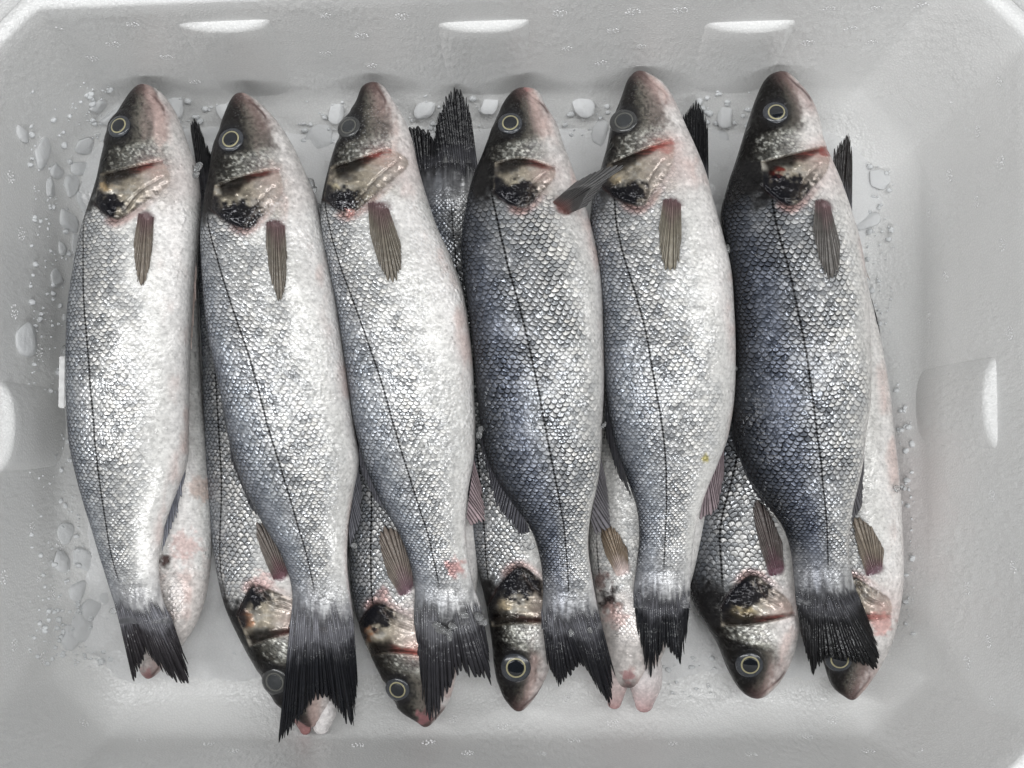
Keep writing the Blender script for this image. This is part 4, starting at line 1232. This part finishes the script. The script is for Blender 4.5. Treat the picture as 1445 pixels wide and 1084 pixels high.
FISH.append(dict(label='dark heads-down fish with gold gill cover between the fifth and sixth top fish', group=GU, seed=16, nose=(1068, 986),
    L=[(1052, 980), (1040, 968), (1026, 943), (1009, 903), (987, 868), (975, 841), (976, 788), (982, 735), (1000, 660), (1015, 560), (1025, 460), (1040, 380), (1058, 310), (1066, 272)],
    R=[(1084, 979), (1106, 952), (1120, 920), (1128, 877), (1138, 800), (1150, 700), (1160, 600), (1160, 500), (1150, 400), (1135, 330), (1110, 272)],
    end=268, lat=[(1014, 860), (1012, 820), (1010, 788), (1008, 740), (1030, 660), (1050, 540), (1070, 400), (1088, 270)], dark=.6, headdark=.85, blue=.15, frost=.05, red=.3,
    eye=(1058, 938, 14, 0), pre=[(1018, 884), (1060, 882), (1116, 870)], V=(1064, 812), OT=(1018, 858), OB=(1112, 846), blk=(1046, 834, 19), gold=(1050, 862, 17, (.44, .36, .22)), mouth=(1108, 944), pink=.6, scale=1.1,
    pect=dict(base=[(1086, 812), (1106, 800)], tip=[(1072, 770), (1063, 728), (1066, 705), (1083, 718), (1104, 765)], c0=(.12, .085, .085), c1=(.15, .12, .105), root=(.13, .065, .085)),
    tail=dict(base=[(1066, 278), (1088, 270), (1110, 278)], tip=[(1066, 200), (1088, 230), (1120, 200)], **TAILD), z=ZL))
FISH.append(dict(label='silvery heads-down fish at the right end, eye showing below a black tail', group=GU, seed=17, nose=(1202, 988),
    L=[(1190, 982), (1177, 972), (1164, 939), (1154, 900), (1146, 830), (1140, 740), (1140, 640), (1146, 540), (1156, 440), (1166, 360), (1172, 320), (1174, 300)],
    R=[(1216, 977), (1232, 955), (1249, 925), (1266, 872), (1273, 815), (1272, 753), (1267, 673), (1259, 593), (1250, 523), (1240, 470), (1226, 410), (1212, 350), (1204, 320), (1201, 300)],
    end=294, lat=-.72, dark=.1, headdark=.6, blue=.0, frost=.5, red=.5,
    eye=(1184, 931, 13, 0), pre=[(1165, 886), (1200, 880), (1252, 872)], V=(1205, 815), OT=(1165, 850), OB=(1256, 846), blk=(1180, 830, 12), mouth=(1228, 950), pink=.8,
    spots=[(1244, 880, 16, (.58, .30, .27), .7)],
    pect=dict(base=[(1223, 812), (1245, 800)], tip=[(1212, 780), (1205, 750), (1205, 729), (1228, 741), (1248, 775)], c0=(.20, .14, .12), c1=(.30, .24, .18), root=(.12, .06, .08)),
    anal=[dict(base=[(1244, 500), (1224, 415)], tip=[(1249, 512), (1240, 455), (1228, 412)], n=8, c0=(.06, .055, .055), c1=(.05, .05, .05), dt=.004, dz=.004)],
    tail=dict(base=[(1172, 308), (1187, 300), (1202, 308)], tip=[(1177, 212), (1188, 198), (1198, 187), (1203, 215)], z=.045, n=12, split=.97, ragged=.01, c=(.045, .04, .038)), z=(.036, .034, .032, .032, .036)))

for S in FISH:
    build_fish(S)


# ------------------------------------------------------------------ ice pieces and the plastic strip
def ice_chunk(loc, size, seed, mat, name='ice_chunk', normal=(0, 0, 1), flat=0.5):
    """irregular lump with flat melted faces and rounded edges"""
    import bmesh
    rs = np.random.RandomState(seed)
    bm = bmesh.new()
    bmesh.ops.create_icosphere(bm, subdivisions=4, radius=1)
    P = np.array([v.co for v in bm.verts])
    N = rs.normal(size=(9, 3)); N /= np.linalg.norm(N, axis=1)[:, None]
    D = rs.uniform(.62, .95, 9)
    k = np.maximum(P @ N.T, 1e-3) / D
    r = (np.sum(k ** 14, 1) + .9 ** 14) ** (-1 / 14)
    r *= 1 + .05 * (fbm(P[:, 0] * 3 + 9, P[:, 1] * 3 + P[:, 2] * 2, seed) - .5)
    P = P * r[:, None] * np.array([1, rs.uniform(.55, .9), flat]) * size
    for v, p in zip(bm.verts, P): v.co = p
    for f in bm.faces: f.smooth = True
    me = bpy.data.meshes.new(name); bm.to_mesh(me); bm.free()
    o = link(name, me, mat)
    q = Vector(normal).to_track_quat('Z', 'Y')
    o.rotation_euler = (q @ Matrix.Rotation(rs.uniform(0, 6.28), 3, 'Z').to_quaternion()).to_euler()
    o.location = loc
    return o


TOP = ['leftmost', 'second', 'third', 'fourth', 'fifth', 'sixth']


def where(x, y, pts=((190, 1), (390, 2), (560, 3), (750, 4), (940, 5), (1130, 6))):
    k = min(range(6), key=lambda q: abs(pts[q][0] + (y - 540) * (.02 if q == 0 else .07) - x))
    part = 'head' if y < 250 else 'shoulder' if y < 400 else 'flank' if y < 620 else 'hindpart' if y < 860 else 'tailfin'
    return part, TOP[k]


left_ice = [(60, 215, 20), (32, 190, 13), (100, 262, 14), (78, 240, 15), (118, 205, 13), (120, 286, 14), (97, 312, 15), (38, 478, 22), (80, 395, 13), (108, 345, 12), (75, 640, 10), (92, 752, 12), (86, 795, 17), (116, 790, 16), (128, 862, 17), (120, 885, 22), (146, 845, 14), (100, 900, 15), (160, 165, 17), (140, 150, 12), (96, 445, 9), (70, 265, 12), (112, 236, 11), (88, 350, 10), (110, 835, 12)]
for i, (x, y, sz0) in enumerate(left_ice):
    p, n = wall_hit(x, y)
    sz = sz0 * 1.35 * (CH - p.z) / FPX
    o = ice_chunk(p + n * sz * 0.03, sz, 100 + i, M_CLOUDY, normal=n, flat=.34)
    part, _ = where(190, y)
    tag(o, '%s cloudy ice piece %s, at leftmost fish\'s %s' % ('large' if sz0 > 18 else 'small' if sz0 < 13 else 'middling', 'high on left wall' if x < 80 else 'low by left wall', part), 'ice', 'melting ice pieces along the left wall')
for i, (x, y, sz0) in enumerate([(300, 195, 14), (322, 158, 12), (250, 148, 14), (452, 200, 15), (476, 158, 12), (600, 155, 11), (690, 150, 12), (822, 150, 12), (845, 190, 13), (1012, 205, 13), (1022, 165, 11), (1222, 315, 13), (1238, 255, 12)]):
    p, n = wall_hit(x, y)
    o = ice_chunk(p + Vector((0, 0, .004)), 1.5 * sz0 * CH / FPX, 300 + i, M_CLOUDY, flat=.22)
    k = sum(x > q for q in (300, 400, 580, 760, 930, 1130))
    gap = 'right of sixth top fish' if k == 6 else 'left of %s top fish head' % ('second', 'second', 'third', 'fourth', 'fifth', 'sixth')[k]
    tag(o, '%s flat ice piece on floor %s' % ('larger' if sz0 > 13 else 'small', gap), 'ice', 'ice pieces on the bed')
clear = [(280, 236, 8, .085), (276, 246, 6, .085), (437, 258, 9, .078), (443, 268, 6, .078), (448, 292, 6, .079), (1026, 352, 7, .09), (1023, 362, 5, .09), (676, 614, 7, .09), (679, 606, 5, .09),
         (160, 862, 6, .068), (92, 495, 9, .085), (98, 489, 6, .085), (624, 890, 11, .070), (634, 897, 8, .071), (616, 882, 7, .070), (640, 884, 7, .071), (676, 872, 8, .072), (684, 878, 5, .07), (655, 868, 7, .074),
         (590, 640, 6, .109), (602, 628, 5, .109), (1036, 520, 6, .088), (806, 893, 6, .070), (832, 890, 5, .069), (750, 770, 7, .09), (815, 780, 6, .09),
         (1266, 690, 6, .05), (1028, 540, 5, .09), (852, 600, 5, .09), (492, 650, 5, .085), (500, 770, 5, .07)]
for i, (x, y, sz0, z) in enumerate(clear):
    o = ice_chunk(at(x, y, z), sz0 * (CH - z) / FPX, 500 + i, M_ICE, 'ice_crystal', flat=.6)
    part, fish_ = where(x, y)
    tag(o, '%s clear ice crystal by %s of %s top fish' % ('larger' if sz0 > 7 else 'tiny' if sz0 < 6 else 'small', part, fish_), 'ice', 'ice crystals on the fish')


def number_repeats():
    """pieces that would share a label are told apart by their order down the picture"""
    by = {}
    for o in SC.objects:
        if o.parent is None and o.get('group', '').find('ice') >= 0: by.setdefault(o['label'], []).append(o)
    words = ['uppermost', 'second from top', 'third from top', 'fourth from top', 'fifth from top', 'sixth from top']
    for lab, os_ in by.items():
        if len(os_) > 1:
            os_.sort(key=lambda o: -o.location.y)
            for k, o in enumerate(os_): o['label'] = lab + ', ' + ('lowest' if k == len(os_) - 1 else words[k])


number_repeats()


def ice_grains():
    """fine crushed grains lying in the gaps round the fish"""
    import bmesh
    bm = bmesh.new(); bmesh.ops.create_icosphere(bm, subdivisions=2, radius=1)
    P0 = np.array([v.co for v in bm.verts]); F0 = np.array([[v.index for v in f.verts] for f in bm.faces]); bm.free()
    rs = np.random.RandomState(21)
    zones = [(40, 120, 110, 930, 330), (120, 170, 120, 200, 40), (235, 330, 135, 230, 40), (420, 490, 140, 260, 45), (575, 690, 135, 200, 35), (795, 870, 140, 250, 45),
             (985, 1060, 125, 250, 45), (1180, 1260, 230, 480, 90), (250, 340, 830, 930, 50), (1265, 1290, 540, 900, 60), (920, 1010, 900, 985, 40), (60, 160, 860, 940, 80)]
    V, F = [], []
    nv = 0
    for x0, x1, y0, y1, n in zones:
        for _ in range(n):
            p, nn = wall_hit(rs.uniform(x0, x1), rs.uniform(y0, y1))
            r = .0007 + .0024 * rs.rand() ** 2.5
            N = rs.normal(size=(7, 3)); N /= np.linalg.norm(N, axis=1)[:, None]
            k = np.maximum(P0 @ N.T, 1e-3) / rs.uniform(.6, .95, 7)
            rad = (np.sum(k ** 12, 1) + .9 ** 12) ** (-1 / 12)
            V.append(P0 * rad[:, None] * r * np.array([1, rs.uniform(.6, 1), .8]) + np.array(p + nn * r * .2 + Vector((0, 0, .003 if abs(nn.z) > .7 else 0))))
            F.append(F0 + nv); nv += len(P0)
    me = np_mesh('ice_grains', np.concatenate(V), np.zeros((0, 4), int), tris=np.concatenate(F))
    tag(link('ice_grains', me, M_ICE_WHITE), 'fine crushed ice grains scattered in the gaps around the fish', 'ice', kind='stuff')


ice_grains()

# slim white plastic strip standing between the left wall and the first fish
import bmesh
bm = bmesh.new()
a, b = at(91, 503, .07), at(91, 576, .07)
bmesh.ops.create_cube(bm, size=1)
for v in bm.verts: v.co = Vector((v.co.x * .005, v.co.y * abs(a[1] - b[1]), v.co.z * .05))
bmesh.ops.bevel(bm, geom=bm.edges[:], offset=.0008, segments=2, affect='EDGES')
me = bpy.data.meshes.new('plastic_strip'); bm.to_mesh(me); bm.free()
o = link('plastic_strip', me, M_TAG)
o.location = Vector((a + b) / 2) - Vector((0, 0, .02))
tag(o, 'slim white plastic strip wedged beside the leftmost fish', 'plastic strip')
